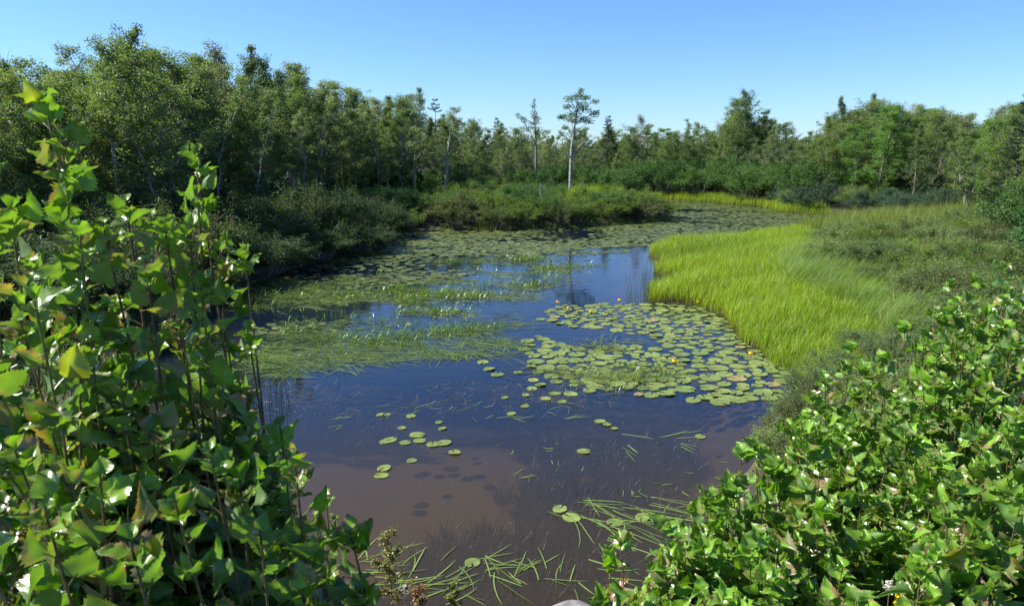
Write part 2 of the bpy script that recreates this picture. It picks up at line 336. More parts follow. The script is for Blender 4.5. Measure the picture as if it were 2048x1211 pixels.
# ------------------------------------------------------------------ trees
def grow(name, seed, H=7, tr=.07, cb=.3, cr=1.5, nb=46, prof=lambda s: math.sin(math.pi * min(1, s * .85 + .12)) ** .7, up=.5, nleaf=14000, L=.075, clump=.26,
         cols=((.045, .085, .022), (.075, .12, .035)), barkm=None, wob=.12, stems=1, mat_=None, lean=(0, 0), flat=.85, droop=0., shelf=False, dead=0):
    r = np.random.default_rng(seed); tb = MB(); cb_ = MB(); centres = []; cw = []
    for s in range(stems):
        n = 12; t = np.linspace(0, 1, n)
        off = np.cumsum(r.normal(0, wob / n * 2.2, (n, 2)), 0) * H / 3
        a0 = r.uniform(0, 6.28); sp = (0 if stems == 1 else r.uniform(.12, .24) * H)
        P = np.stack([off[:, 0] + lean[0] * t * H + np.cos(a0) * sp * t ** .8, off[:, 1] + lean[1] * t * H + np.sin(a0) * sp * t ** .8, t * H * (1 if s == 0 else r.uniform(.75, .97)) - .15], 1)
        P[0, :2] = (r.normal(0, .06), r.normal(0, .06)) if stems > 1 else (0, 0)
        tube(tb, P, tr * (1 - t * .88) / math.sqrt(stems) * 1.1, 6)
        for b in range(nb // stems):
            tt = cb + (1 - cb) * ((b + r.uniform(0, 1)) / (nb // stems)); tt = min(tt, .985); q = tt * (n - 1); i = min(int(q), n - 2)
            o = P[i] + (P[i + 1] - P[i]) * (q - i); s_ = (tt - cb) / (1 - cb)
            ln = max(.25, cr * prof(s_) * r.uniform(.55, 1.2)) / (1 if stems == 1 else 1.35)
            az = b * 2.4 + r.uniform(-.5, .5); el = (up * (0.4 + s_) if not shelf else up) + r.uniform(-.2, .25)
            d = np.array([math.cos(az) * math.cos(el), math.sin(az) * math.cos(el), math.sin(el)])
            u = np.linspace(0, 1, 5)[:, None]
            B = o + d * ln * u + np.array([0, 0, 1]) * (u ** 2) * ln * (.18 - droop) + np.cumsum(r.normal(0, .03, (5, 3)), 0) * ln
            tube(tb, B, np.linspace(tr * .3 * (1 - s_ * .6) + .004, .004, 5), 4)
            isdead = r.random() < dead
            for k in range(int(3 + ln * 3)):
                f = r.uniform(.3, 1); p0 = o + (B[-1] - o) * f if f > .95 else B[min(4, int(f * 4))]
                d2 = norm(d * .6 + r.normal(0, .6, 3) + np.array([0, 0, .15])); l2 = ln * r.uniform(.15, .4)
                p1 = p0 + d2 * l2
                tube(tb, [p0, (p0 + p1) / 2 + r.normal(0, .02, 3), p1], [.006, .004, .002], 3)
                if not isdead: centres += [p1, (p0 + p1) / 2]; cw += [1.0, .6]
            if not isdead: centres.append(B[-1]); cw.append(1.2)
    centres = np.array(centres); cw = np.array(cw) * r.uniform(.3, 1.7, len(centres)); cw /= cw.sum()
    idx = r.choice(len(centres), nleaf, p=cw)
    g_ = r.normal(size=(nleaf, 3)); g_ = norm(g_) * (r.random((nleaf, 1)) ** .5)
    Pp = centres[idx] + g_ * clump * np.array([1.15, 1.15, flat])
    ct = r.random(len(centres))[idx] * .6 + r.random(nleaf) * .4
    c = np.array(cols[0]) * (1 - ct[:, None]) + np.array(cols[1]) * ct[:, None]; c = c * r.uniform(.8, 1.2, (nleaf, 1))
    leafquads(cb_, Pp, L * r.uniform(.7, 1.25, nleaf), L * .72 * r.uniform(.7, 1.2, nleaf), c, up=.6, r=r)
    root = empty(name)
    tb.build('trunk', barkm or M_BARK, root); cb_.build('crown', mat_ or M_TREE, root, smooth=False)
    return root
def conifer(name, seed, H=7, cr=1.2, cols=((.02, .045, .02), (.035, .07, .03)), whorl=16, per=7, nl=11000, gap=0.0, tr=.08, cb=.12, curve=.1):
    r = np.random.default_rng(seed); tb = MB(); nb = MB()
    tube(tb, [(0, 0, -.2), (.03, 0, H * .5), (0, .02, H)], [tr, tr * .6, .008], 6)
    Ps = []; Ax = []
    for w_ in range(whorl):
        s_ = (w_ + .3) / whorl; z0 = H * (cb + (1 - cb) * s_); jz = H * (1 - cb) / whorl * .55
        if r.random() < gap: continue
        for k in range(per):
            z = z0 + r.uniform(-jz, jz); az = k / per * 6.28 + w_ * .7 + r.uniform(-.4, .4); ln = cr * (1 - s_) ** .8 * r.uniform(.65, 1.15) + .08
            d = np.array([math.cos(az), math.sin(az), r.uniform(-.15, .2)]); u = np.linspace(0, 1, 5)[:, None]
            B = np.array([0, 0, z]) + d * ln * u + np.array([0, 0, 1]) * (curve * ln * u ** 2)
            tube(tb, B, np.linspace(.015, .003, 5), 3)
            m = max(6, int(nl / whorl / per * ln / cr * 2)); f = r.random(m) ** .7
            q = np.array([0, 0, z]) + d * ln * f[:, None] + np.array([0, 0, 1]) * (curve * ln * (f ** 2)[:, None])
            side = np.cross(d, [0, 0, 1]); q = q + side * (r.uniform(-1, 1, m) * .22 * ln * (1.1 - f))[:, None] + r.normal(0, .025, (m, 3))
            Ps.append(q); Ax.append(np.repeat(d[None], m, 0) + side * r.uniform(-1, 1, (m, 1)))
    Ps = np.vstack(Ps); Ax = norm(np.vstack(Ax)); n = len(Ps); ct = r.random((n, 1))
    leafquads(nb, Ps, .13, .035, np.array(cols[0]) * (1 - ct) + np.array(cols[1]) * ct, up=.8, axis=Ax, r=r)
    root = empty(name); tb.build('trunk', M_DARKB, root); nb.build('crown', M_NEEDLE, root, smooth=False); return root

G1 = ((.095, .14, .045), (.18, .235, .08)); G2 = ((.125, .165, .075), (.225, .26, .13)); G3 = ((.10, .20, .034), (.18, .30, .06)); G4 = ((.05, .09, .025), (.095, .15, .04))
HH = 7.0
ARCH = {}
def arch(key, root, desc, cat='tree'):
    ARCH[key] = (root, desc, cat); root.location = (0, -300, -50)      # moved to its first spot below
arch('oval', grow('broadleaf_tree', 1, cols=G1, nleaf=11500, L=.08, tr=.08, cb=.28, clump=.22), 'mid green oval crowned tree')
arch('grey', grow('birch_tree', 2, cols=G2, barkm=M_PALE, cr=1.3, nb=46, nleaf=9500, wob=.22, L=.075, cb=.33, tr=.085, clump=.2), 'grey green pale trunked birch')
arch('multi', grow('alder_tree', 3, cols=G2, stems=4, cr=1.5, nb=60, barkm=M_PALE, nleaf=11500, wob=.35, cb=.38, L=.075, tr=.09, clump=.2), 'grey green many stemmed alder')
arch('bright', grow('maple_tree', 4, cols=G3, cr=1.7, nb=42, nleaf=13000, L=.09, up=.3, flat=.6, cb=.18, shelf=True, clump=.26, tr=.08), 'bright green maple with layered boughs')
arch('dark', grow('dark_tree', 5, cols=G4, cr=1.6, nb=50, nleaf=14000, L=.085, cb=.15, clump=.24), 'dense dark green tree')
arch('slim', grow('slim_birch_tree', 6, cols=G2, barkm=M_PALE, cr=.9, nb=40, nleaf=6000, L=.075, up=.9, cb=.32, wob=.3, tr=.07, clump=.18), 'slim sparse grey birch')
arch('spiky', grow('spiky_tree', 7, cols=((.10, .15, .05), (.18, .235, .09)), cr=1.4, nb=40, nleaf=8500, L=.08, up=1.05, cb=.25, prof=lambda s: (1 - s) ** .6 + .15, clump=.17, wob=.25), 'pointed ragged topped leafy tree')
arch('wide', grow('broad_maple_tree', 8, cols=G1, cr=2.1, nb=52, stems=2, nleaf=14500, L=.085, up=.5, cb=.25, wob=.3, clump=.24, tr=.09), 'wide spreading dark maple')
arch('grove', grow('crooked_birch_tree', 13, cols=((.09, .15, .045), (.17, .23, .08)), cr=1.35, nb=44, stems=3, nleaf=9500, L=.08, up=.8, cb=.35, wob=.4, clump=.19, barkm=M_PALE, tr=.085), 'light green birch with crooked stems')
arch('airy', grow('airy_tree', 14, cols=((.09, .14, .05), (.16, .21, .08)), cr=1.6, nb=34, nleaf=7500, L=.085, up=.7, cb=.3, wob=.35, clump=.19, dead=.15), 'airy tree with sky showing through')
arch('fir', conifer('fir_tree', 9, cr=1.5), 'dark blue green fir')
arch('pine', conifer('pine_tree', 10, cr=1.9, whorl=9, per=6, gap=.1, cb=.35, nl=9000, curve=.25, cols=((.035, .07, .035), (.06, .10, .05))), 'dark open pine with layered boughs')
arch('thin', grow('half_bare_birch_tree', 12, cols=((.10, .11, .05), (.17, .14, .06)), barkm=M_PALE, cr=1.2, nb=40, nleaf=5000, L=.07, up=.8, cb=.3, wob=.3, dead=.45), 'half bare birch with brownish thin leaves')

sky_tab = np.array([(-200, 130), (0, 118), (40, 152), (75, 172), (110, 150), (150, 130), (195, 150), (230, 125), (265, 105), (300, 74), (335, 120), (370, 135), (405, 112), (450, 112), (485, 175), (520, 170), (545, 125), (565, 112), (590, 160),
                    (640, 165), (700, 182), (760, 205), (815, 192), (870, 214), (930, 238), (1000, 245), (1060, 248), (1130, 252), (1200, 243), (1250, 252), (1350, 256), (1420, 244), (1450, 215), (1480, 196),
                    (1530, 235), (1600, 252), (1640, 232), (1690, 208), (1740, 203), (1780, 205), (1830, 212), (1880, 215), (1930, 232), (2000, 225), (2030, 200), (2250, 190)])
def skyline(px): return np.interp(px, sky_tab[:, 0], sky_tab[:, 1])
dep = np.array([(-200, 17), (0, 18), (350, 21), (560, 28), (700, 35), (900, 43), (1130, 47), (1300, 52), (1500, 50), (1650, 42), (1850, 36), (2048, 26), (2250, 22)])
def depth(px): return np.interp(px, dep[:, 0], dep[:, 1])
zones = [(-300, 230, 'at far left'), (230, 500, 'above left bank'), (500, 700, 'behind left bank'), (700, 860, 'left of dead tree'),
         (860, 1030, 'right of dead tree'), (1030, 1230, 'behind lone tree'), (1230, 1440, 'beyond pond head'), (1440, 1650, 'behind rounded bushes'),
         (1650, 1850, 'on far right shore'), (1850, 2400, 'at right edge')]
rows_txt = ['front row', 'second row', 'third row', 'back row']
used = set()
def place_tree(key, px, D, top, label=None, group='trees of the wood round the pond', rz=None, wide=1.0, zone=None, row=0):
    root, desc, cat = ARCH[key]
    p = at(px, 300, D); x, y = p[0], p[1]; z = float(gh(x, y))
    H = CAM_H + (300 - top) * D / FPX - z; s = H / HH; sw = s * wide * rng.uniform(.9, 1.12)
    sw = min(sw, s * 1.6)
    lab = label or f'{desc} {zone}, {rows_txt[row]}'
    rz = rng.uniform(0, 6.28) if rz is None else rz
    if key not in used:
        used.add(key); o = root; o.location = (x, y, z); o.rotation_euler = (0, 0, rz); o.scale = (sw, sw, s)
    else: o = dup(root, (x, y, z), rz, (sw, sw, s))
    tag(o, lab, cat, group); return o
def zone_of(px):
    for a, b, s in zones:
        if a <= px < b: return s
    return zones[-1][2]
keys_left = ['oval', 'grey', 'multi', 'wide', 'airy', 'grove', 'dark', 'spiky']
keys_mid = ['grey', 'grove', 'slim', 'multi', 'airy', 'spiky', 'grey', 'oval']
keys_right = ['bright', 'oval', 'grey', 'grove', 'spiky', 'oval', 'wide', 'airy']
n_t = 0
for row, (dd, step, drop) in enumerate([(0, 62, (25, 70)), (4, 52, (8, 38)), (8.5, 44, (0, 14)), (15, 46, (0, 10))]):
    px = -150 + row * 17
    while px < 2230:
        D = depth(px) + dd + rng.uniform(-1.3, 1.3); kk = keys_left if px < 560 else (keys_mid if px < 1200 else keys_right)
        key = kk[rng.integers(len(kk))]; top = skyline(px) + rng.uniform(*drop)
        if row == 3: top = skyline(px) + 12 + rng.uniform(0, 16)
        place_tree(key, px, D, top, zone=zone_of(px), row=row, wide=1.3 if row else 1.15); n_t += 1
        px += step * rng.uniform(.75, 1.25) * (1.0 if px < 600 else .85)
# the ones that make the skyline
for key, px, D, top, lab in [
    ('airy', 300, 24, 84, 'tallest pointed leafy tree rising above the left of the wood'),
    ('oval', 262, 24.5, 112, 'leafy tree leaning against the left side of the tallest pointed tree'),
    ('thin', 425, 27, 106, 'half bare birch with brownish top standing above the left wood'),
    ('grey', 415, 26, 150, 'rounded grey green birch under the half bare brownish one'),
    ('slim', 562, 32, 110, 'slim feathery birch with a bent top above the wood'),
    ('airy', 545, 33, 135, 'feathery grey green tree beside the slim bent birch'),
    ('multi', 150, 22, 130, 'grey green rounded tree with forked stems near the left edge'),
    ('dark', -10, 19, 112, 'dark tree cut by the left edge of the picture'),
    ('slim', 818, 46, 185, 'thin grey birch poking above the middle wood'),
    ('pine', 872, 52, 200, 'small dark flat topped pine on the skyline'),
    ('fir', 995, 56, 236, 'small pointed fir on the middle skyline'),
    ('fir', 1215, 56, 232, 'dark fir on the skyline right of the lone tall tree'),
    ('thin', 1275, 54, 236, 'small brownish birch on the skyline over the far shore'),
    ('airy', 1478, 54, 192, 'feathery open tree above the rounded far bushes'),
    ('pine', 1522, 55, 226, 'dark pine reaching out beside the feathery open tree'),
    ('spiky', 1690, 46, 203, 'tree with upright boughs left of the taller ones on the right'),
    ('spiky', 1740, 47, 196, 'tallest tree with upright boughs behind the bright maples'),
    ('bright', 1765, 38, 214, 'bright green maple with a pale trunk standing nearest the far right shore'),
    ('bright', 1990, 30, 240, 'bright green spreading maple beside the right edge'),
    ('fir', 2040, 27, 190, 'blue green fir cut by the right edge of the picture')]:
    place_tree(key, px, D, top, label=lab, group=None if 0 else 'trees of the wood round the pond', wide=.95)

# lone tall tree, built on its own skeleton
def custom_tree(name, D, trunk, limbs, clumps, label, cat, barkm, cols, L=.09, nper=330, seed=5, r0=.1, rim=True):
    r = np.random.default_rng(seed); base = at(*trunk[0], D); base[2] = float(gh(base[0], base[1])) - .1
    root = empty(name, base); tb = MB(); cb_ = MB()
    T = np.array([at(x, y, D) for x, y in trunk]) - base; T[0] = (0, 0, 0)
    T[1:, 1] += r.normal(0, .06, len(T) - 1)
    tube(tb, T, np.linspace(r0, r0 * .12, len(T)), 8)
    for l_ in limbs:
        wd, pts = l_[0], l_[1:]; P = np.array([at(x, y, D) for x, y in pts]) - base
        P[:, 1] += np.linspace(0, 1, len(P)) * r.uniform(-.7, .7)
        tube(tb, P, np.linspace(wd, wd * .25, len(P)), 6)
        for k in range(3):
            q = P[-2] + (P[-1] - P[-2]) * r.uniform(.2, .9); tube(tb, [q, q + norm(P[-1] - P[-2] + r.normal(0, .25, 3)) * r.uniform(.2, .5)], [wd * .3, .003], 3)
    for (x, y, rx, ry) in clumps:
        c = at(x + r.normal(0, 1.5), y + r.normal(0, 2), D) - base; sx, sy = rx * D / FPX, ry * D / FPX; c[1] += r.uniform(-.5, .5)
        n = int(nper * (rx * ry / 150)); g_ = norm(r.normal(size=(n, 3))) * r.random((n, 1)) ** .45
        i = np.argmin(np.linalg.norm(T - c, axis=1)); i = max(0, i - 1)
        tube(tb, [T[i], (T[i] * .5 + c * .5) + np.array([0, 0, .05]), c], [.022, .014, .006], 4)
        for k in range(4):
            e = c + norm(r.normal(size=3)) * np.array([sx, sx, sy]) * .8; tube(tb, [c, e], [.007, .003], 3)
        ct = r.random((n, 1)); leafquads(cb_, c + g_ * np.array([sx, sx * .9, sy * 1.1]) * 1.12, L * r.uniform(.7, 1.2, n), L * .7, np.array(cols[0]) * (1 - ct) + np.array(cols[1]) * ct, up=.7, r=r)
    tb.build('trunk', barkm, root)
    if clumps: cb_.build('crown', M_TREE, root, smooth=False)
    tag(root, label, cat); return root
custom_tree('lone_tree', 39, [(1140, 396), (1141, 350), (1142, 318), (1143, 295), (1147, 270), (1150, 248), (1153, 225), (1156, 200), (1161, 175)],
            [(.05, (1142, 322), (1135, 305), (1133, 285), (1131, 270)), (.05, (1143, 318), (1152, 303), (1160, 290), (1168, 275)), (.035, (1156, 297), (1166, 285), (1178, 282), (1195, 274)),
             (.03, (1146, 280), (1138, 262), (1130, 250)), (.03, (1150, 250), (1170, 240), (1190, 232)), (.02, (1131, 285), (1127, 272))],
            [(1162, 178, 7, 6), (1155, 190, 12, 6), (1140, 198, 14, 6), (1172, 193, 13, 5), (1188, 206, 11, 4), (1162, 206, 14, 6), (1136, 212, 12, 5), (1128, 232, 14, 6), (1150, 226, 14, 7),
             (1172, 222, 14, 6), (1190, 230, 11, 6), (1165, 238, 15, 6), (1180, 243, 11, 4), (1142, 240, 12, 5), (1120, 236, 6, 3), (1131, 256, 8, 4), (1195, 224, 6, 3)],
            'lone tall tree with a bare pale trunk and a layered crown on the middle bank', 'tree', M_PALE, ((.10, .16, .045), (.19, .25, .08)), L=.10, r0=.11, nper=330)
custom_tree('dead_tree', 38, [(891, 392), (891, 365), (893, 342), (894, 318), (896, 300), (899, 282), (900, 265), (896, 252)],
            [(.03, (892, 345), (887, 342), (884, 341)), (.03, (894, 318), (889, 308)), (.025, (897, 290), (893, 281)), (.02, (892, 330), (886, 322)), (.012, (900, 268), (907, 258), (909, 248)), (.02, (894, 312), (901, 303))],
            [(906, 316, 9, 10), (909, 332, 8, 8), (884, 290, 4, 3)], 'pale dead trunk with stubs, streaked white, among the middle shrubs', 'dead tree', M_PALE, G4, r0=.1, seed=3, nper=260)
custom_tree('spruce_tree', 44, [(1072, 330), (1072, 290), (1070, 250), (1069, 225), (1069, 198)],
            [(.02, (1071, 290), (1058, 260), (1046, 240)), (.012, (1070, 250), (1078, 240))],
            [(1069, 203, 3, 5), (1068, 213, 6, 5), (1070, 224, 7, 5), (1067, 234, 9, 5), (1074, 240, 8, 4), (1068, 248, 12, 5), (1043, 234, 9, 4), (1037, 229, 5, 3), (1047, 242, 7, 4), (1056, 256, 11, 6), (1075, 262, 12, 7), (1062, 275, 13, 8)],
            'narrow pointed tree with a side limb left of the lone tall tree', 'tree', M_BARK, ((.05, .09, .035), (.09, .125, .05)), r0=.08, seed=6)
custom_tree('broken_snag', 33, [(1081, 405), (1080.5, 385), (1081, 362)], [(.02, (1081, 372), (1084, 371), (1087, 373))], [], 'short broken grey snag standing in the shrubs of the middle bank', 'dead tree', M_PALE, G4, r0=.045)
custom_tree('bare_stump', 54, [(1460, 362), (1460, 345), (1461, 332)], [(.015, (1460, 340), (1463, 336))], [], 'short pale trunk behind the rounded far bushes', 'dead tree', M_PALE, G4, r0=.06, seed=2)
custom_tree('pale_birch', 40, [(830, 350), (829, 330), (831, 312), (832, 290), (830, 265)], [(.02, (830, 322), (836, 312), (840, 305))],
            [(826, 262, 12, 8), (836, 278, 12, 8), (822, 290, 10, 8)], 'slender birch with a white lower trunk left of the dead tree', 'tree', M_PALE, G2, r0=.06, seed=8)
custom_tree('crooked_tree', 19.5, [(232, 330), (228, 300), (222, 275), (208, 258), (198, 240), (190, 215)],
            [(.03, (229, 300), (237, 280), (243, 255)), (.03, (222, 275), (208, 262), (180, 250)), (.025, (232, 320), (240, 300), (246, 285)), (.02, (243, 262), (262, 240), (275, 225))],
            [(190, 205, 26, 16), (225, 200, 26, 18), (165, 225, 20, 12), (250, 215, 24, 16), (200, 235, 26, 12), (272, 240, 20, 12)], 'crooked tree with pale forked stems in the shade of the left wood', 'tree', M_PALE, G1, L=.06, nper=330, r0=.06, seed=9)

# far wood: one mass behind the trees
fw = MB(); r = np.random.default_rng(77); n = 230
for k in range(n):
    px = r.uniform(-250, 2300); D = depth(px) + r.uniform(22, 48); top = skyline(px) + r.uniform(26, 48); p = at(px, 300, D)
    H = CAM_H + (300 - top) * D / FPX; H = max(H, 3.5); m = 1500; cr = r.uniform(1.4, 2.4)
    q = norm(r.normal(size=(m, 3))) * r.random((m, 1)) ** .35; q[:, 2] = q[:, 2] * H * .5 + H * .5
    lump = 1 + .25 * np.sin(q[:, 2] * 3 + k) ; P = np.stack([p[0] + q[:, 0] * cr * lump, p[1] + q[:, 1] * cr * lump, q[:, 2]], 1)
    ct = r.random((m, 1)); c = np.array([.035, .07, .022]) * (1 - ct) + np.array([.06, .1, .04]) * ct; leafquads(fw, P, .24, .18, c * r.uniform(.8, 1.15), up=.6, r=r)
tag(fw.build('far_wood', M_TREE, smooth=False), 'mass of distant green woodland closing the view behind the trees', 'wood', kind='stuff')

# ------------------------------------------------------------------ shrubs
def shrub(name, seed, h=1.0, rad=.75, cols=G1, nleaf=7000, L=.05, stems=34, narrow=.42, upr=.3, brown=0):
    r = np.random.default_rng(seed); sb = MB(); lb = MB(); ends = []
    for k in range(stems):
        a = r.uniform(0, 6.28); rr = math.sqrt(r.random()) * rad; hh = h * math.sqrt(max(.1, 1 - (rr / rad) ** 2 * .75)) * r.uniform(.75, 1.1)
        b = np.array([math.cos(a) * rr * .25, math.sin(a) * rr * .25, -.08]); e = np.array([math.cos(a) * rr, math.sin(a) * rr, hh])
        u = np.linspace(0, 1, 5)[:, None]; P = b + (e - b) * u + np.array([0, 0, .12 * h]) * np.sin(u * 3.14) + np.cumsum(r.normal(0, .012, (5, 3)), 0)
        tube(sb, P, np.linspace(.011, .003, 5), 4)
        for j in range(7):
            f = r.uniform(.35, 1); q = b + (e - b) * f + np.array([0, 0, .12 * h * math.sin(f * 3.14)]); d = norm(np.array([math.cos(a), math.sin(a), 1.1]) * .5 + r.normal(0, .5, 3)); ln = r.uniform(.1, .26) * h
            tube(sb, [q, q + d * ln], [.004, .002], 3); ends.append((q, d * ln))
    Q = np.array([e[0] for e in ends]); Dv = np.array([e[1] for e in ends]); i = r.integers(len(ends), size=nleaf); f = r.random((nleaf, 1))
    P = Q[i] + Dv[i] * f * 1.1 + r.normal(0, .04 * h, (nleaf, 3)); P[:, 2] = np.maximum(P[:, 2], .02)
    ct = np.clip(r.random(len(ends))[i] * .6 + r.random(nleaf) * .4, 0, 1)[:, None]; c = np.array(cols[0]) * (1 - ct) + np.array(cols[1]) * ct
    if brown: mk = r.random(nleaf) < brown; c[mk] = (.12, .06, .025)
    leafquads(lb, P, L * r.uniform(.7, 1.25, nleaf), L * narrow * r.uniform(.8, 1.2, nleaf), c, up=upr, axis=norm(Dv[i]) * .28, r=r)
    root = empty(name); sb.build('stems', M_BARK, root); lb.build('foliage', M_SHRUB, root, smooth=False); root.location = (0, -300, -50); return root
S = {
 'low': (shrub('bog_shrub', 21, cols=((.07, .12, .015), (.15, .22, .03)), nleaf=9000), 'low yellow green bog shrub', 'shrub'),
 'olive': (shrub('leatherleaf_shrub', 22, cols=((.055, .085, .025), (.12, .15, .045)), nleaf=9000, brown=.05), 'low olive green brownish shrub', 'shrub'),
 'grey': (shrub('sweet_gale_shrub', 23, cols=((.10, .155, .04), (.18, .24, .075)), nleaf=9000, L=.045, stems=40), 'grey green sweet gale shrub', 'shrub'),
 'blue': (shrub('blue_green_shrub', 24, cols=((.04, .09, .045), (.08, .145, .08)), nleaf=9000), 'low blue green shrub', 'shrub'),
 'tall': (shrub('tall_bush', 25, h=1.5, rad=1.0, cols=((.03, .06, .014), (.065, .11, .03)), nleaf=15000, L=.05, stems=50, narrow=.6), 'tall dense dark green bush', 'bush'),
 'round': (shrub('round_bush', 26, h=1.2, rad=1.2, cols=((.045, .11, .02), (.08, .165, .035)), nleaf=13000, L=.06, stems=60, narrow=.5), 'rounded deep green bush', 'bush')}
sused = set()
def put_shrub(key, x, y, h, wd, label, group, cat=None):
    root, desc, c = S[key]; base_h = {'tall': 1.5, 'round': 1.2}.get(key, 1.0); z = float(gh(x, y)); s = h / base_h
    rz = rng.uniform(0, 6.28)
    if key in sused: o = dup(root, (x, y, z), rz, (wd, wd * rng.uniform(.85, 1.1), s))
    else: sused.add(key); o = root; o.location = (x, y, z); o.rotation_euler = (0, 0, rz); o.scale = (wd, wd, s)
    return tag(o, f'{desc} {label}', c, group)
def inpoly(x, y, poly):
    c = False
    for i in range(len(poly)):
        a = poly[i]; b = poly[i - 1]
        if (a[1] > y) != (b[1] > y) and x < (b[0] - a[0]) * (y - a[1]) / (b[1] - a[1]) + a[0]: c = not c
    return c
def fill_shrubs(poly_px, sp, keys, hr, wr, label, group, zref=.3, minsd=.15, world=False):
    poly = [on(px, py, zref)[:2] for px, py in poly_px] if not world else [np.array(p) for p in poly_px]
    P = np.array(poly); x0, y0 = P.min(0); x1, y1 = P.max(0); pts = []
    for _ in range(6000):
        x, y = rng.uniform(x0, x1), rng.uniform(y0, y1)
        if inpoly(x, y, poly) and all((x - a) ** 2 + (y - b) ** 2 > sp * sp for a, b in pts) and sdist(x, y) > minsd: pts.append((x, y))
    for x, y in pts:
        put_shrub(keys[rng.integers(len(keys))], x, y, rng.uniform(*hr), rng.uniform(*wr), label, group)
    return len(pts)
cnt = {}
# middle bank, a rim by the water and the rest behind
cnt['rim'] = fill_shrubs([(785, 463), (1000, 462), (1340, 440), (1345, 428), (1320, 422), (1000, 438), (780, 442)], 1.0, ['low', 'olive', 'low'], (.7, 1.02), (1.05, 1.35), 'on the middle bank rim', 'shrubs along the middle bank', minsd=.15)
cnt['mid'] = fill_shrubs([(690, 440), (1000, 438), (1330, 422), (1230, 405), (1100, 402), (900, 402), (680, 410)], 1.45, ['low', 'low', 'olive', 'round'], (.8, 1.25), (1.2, 1.6), 'on the middle bank flat', 'shrubs in the middle of the bank')
cnt['edge'] = fill_shrubs([(600, 410), (900, 402), (1240, 398), (1240, 390), (1100, 385), (700, 388)], 2.0, ['tall', 'low', 'tall', 'round'], (1.3, 2.2), (1.3, 1.8), 'below the middle trees', 'bushes at the foot of the middle trees')
# left bank
cnt['lb'] = fill_shrubs([(500, 572), (640, 528), (735, 505), (790, 465), (720, 440), (560, 445), (380, 520), (300, 600)], 1.15, ['olive', 'tall', 'tall'], (.8, 1.25), (1.1, 1.4), 'on the left bank rim', 'shrubs on the rim of the left bank', minsd=-.12)
cnt['lt'] = fill_shrubs([(-7.2, 12), (-6.5, 17), (-5.5, 22), (-6.5, 28), (-12, 28), (-17, 20), (-16, 10), (-9, 9)], 1.5, ['tall', 'tall', 'tall', 'olive'], (1.3, 2.0), (1.3, 1.7), 'below the left trees', 'tall bushes below the left trees', world=True, minsd=1.0)
# far shore
cnt['far'] = fill_shrubs([(1260, 394), (1560, 408), (1640, 402), (1600, 380), (1400, 376), (1230, 380)], 2.2, ['round'], (1.7, 2.4), (1.5, 2.0), 'on the far shore hummock', 'rounded bushes on the far shore', minsd=.8)
cnt['blue'] = fill_shrubs([(1280, 394), (1440, 404), (1560, 412), (1590, 425), (1760, 432), (1960, 436), (1990, 412), (1800, 400), (1560, 402), (1400, 394)], 1.3, ['blue', 'blue', 'grey'], (.8, 1.15), (1.2, 1.5), 'below the far right trees', 'blue green shrubs below the far right trees', minsd=.5)
cnt['fr'] = fill_shrubs([(1600, 400), (1960, 412), (2150, 420), (2150, 385), (1900, 380), (1620, 384)], 2.2, ['tall', 'round'], (1.4, 2.3), (1.4, 1.9), 'under the far right trees', 'bushes at the foot of the far right trees')
# right marsh
cnt['gale'] = fill_shrubs([(1700, 480), (1940, 455), (2120, 470), (2200, 700), (1850, 660), (1760, 560), (1620, 530)], 1.0, ['grey', 'grey', 'olive', 'low'], (.45, .85), (1.0, 1.4), 'spread over the right marsh', 'sweet gale shrubs in the right marsh')
cnt['gale2'] = fill_shrubs([(1640, 745), (1720, 690), (1860, 700), (1980, 800), (1700, 900), (1610, 860), (1615, 790)], .62, ['grey'], (.4, .65), (.6, .85), 'near the marsh grass end', 'grey shrubs at the near end of the marsh grass', minsd=.1)
cnt['re'] = fill_shrubs([(10.2, 11.0), (13.2, 16), (18, 25), (24, 25), (22, 12), (12, 9)], 1.4, ['round', 'low', 'round'], (1.5, 2.2), (1.1, 1.5), 'at the right marsh edge', 'tall bushes at the right edge', world=True)
cnt['corner'] = fill_shrubs([(1600, 800), (1700, 820), (1700, 960), (1600, 960), (1560, 900), (1585, 850)], .42, ['grey', 'olive'], (.35, .6), (.45, .65), 'at the water corner under the saplings', 'small shrubs at the water corner', minsd=.0)
print('COUNTS', n_t, cnt)

# look-alikes of one label are told apart by their order across the picture
def ordinal(k):
    w_ = ['first', 'second', 'third', 'fourth', 'fifth', 'sixth', 'seventh', 'eighth', 'ninth', 'tenth', 'eleventh', 'twelfth']
    if k < 12: return w_[k]
    k += 1; return f"{k}{'th' if 10 < k % 100 < 20 else {1: 'st', 2: 'nd', 3: 'rd'}.get(k % 10, 'th')}"
sets = {}
for o in C.objects:
    if o.parent is None and 'label' in o and 'category' in o: sets.setdefault(o['label'], []).append(o)
for lab, L_ in sets.items():
    if len(L_) > 1:
        L_.sort(key=lambda o: o.location.x / max(o.location.y, 1))
        for k, o in enumerate(L_): o['label'] = f'{lab}, {ordinal(k)} from left'
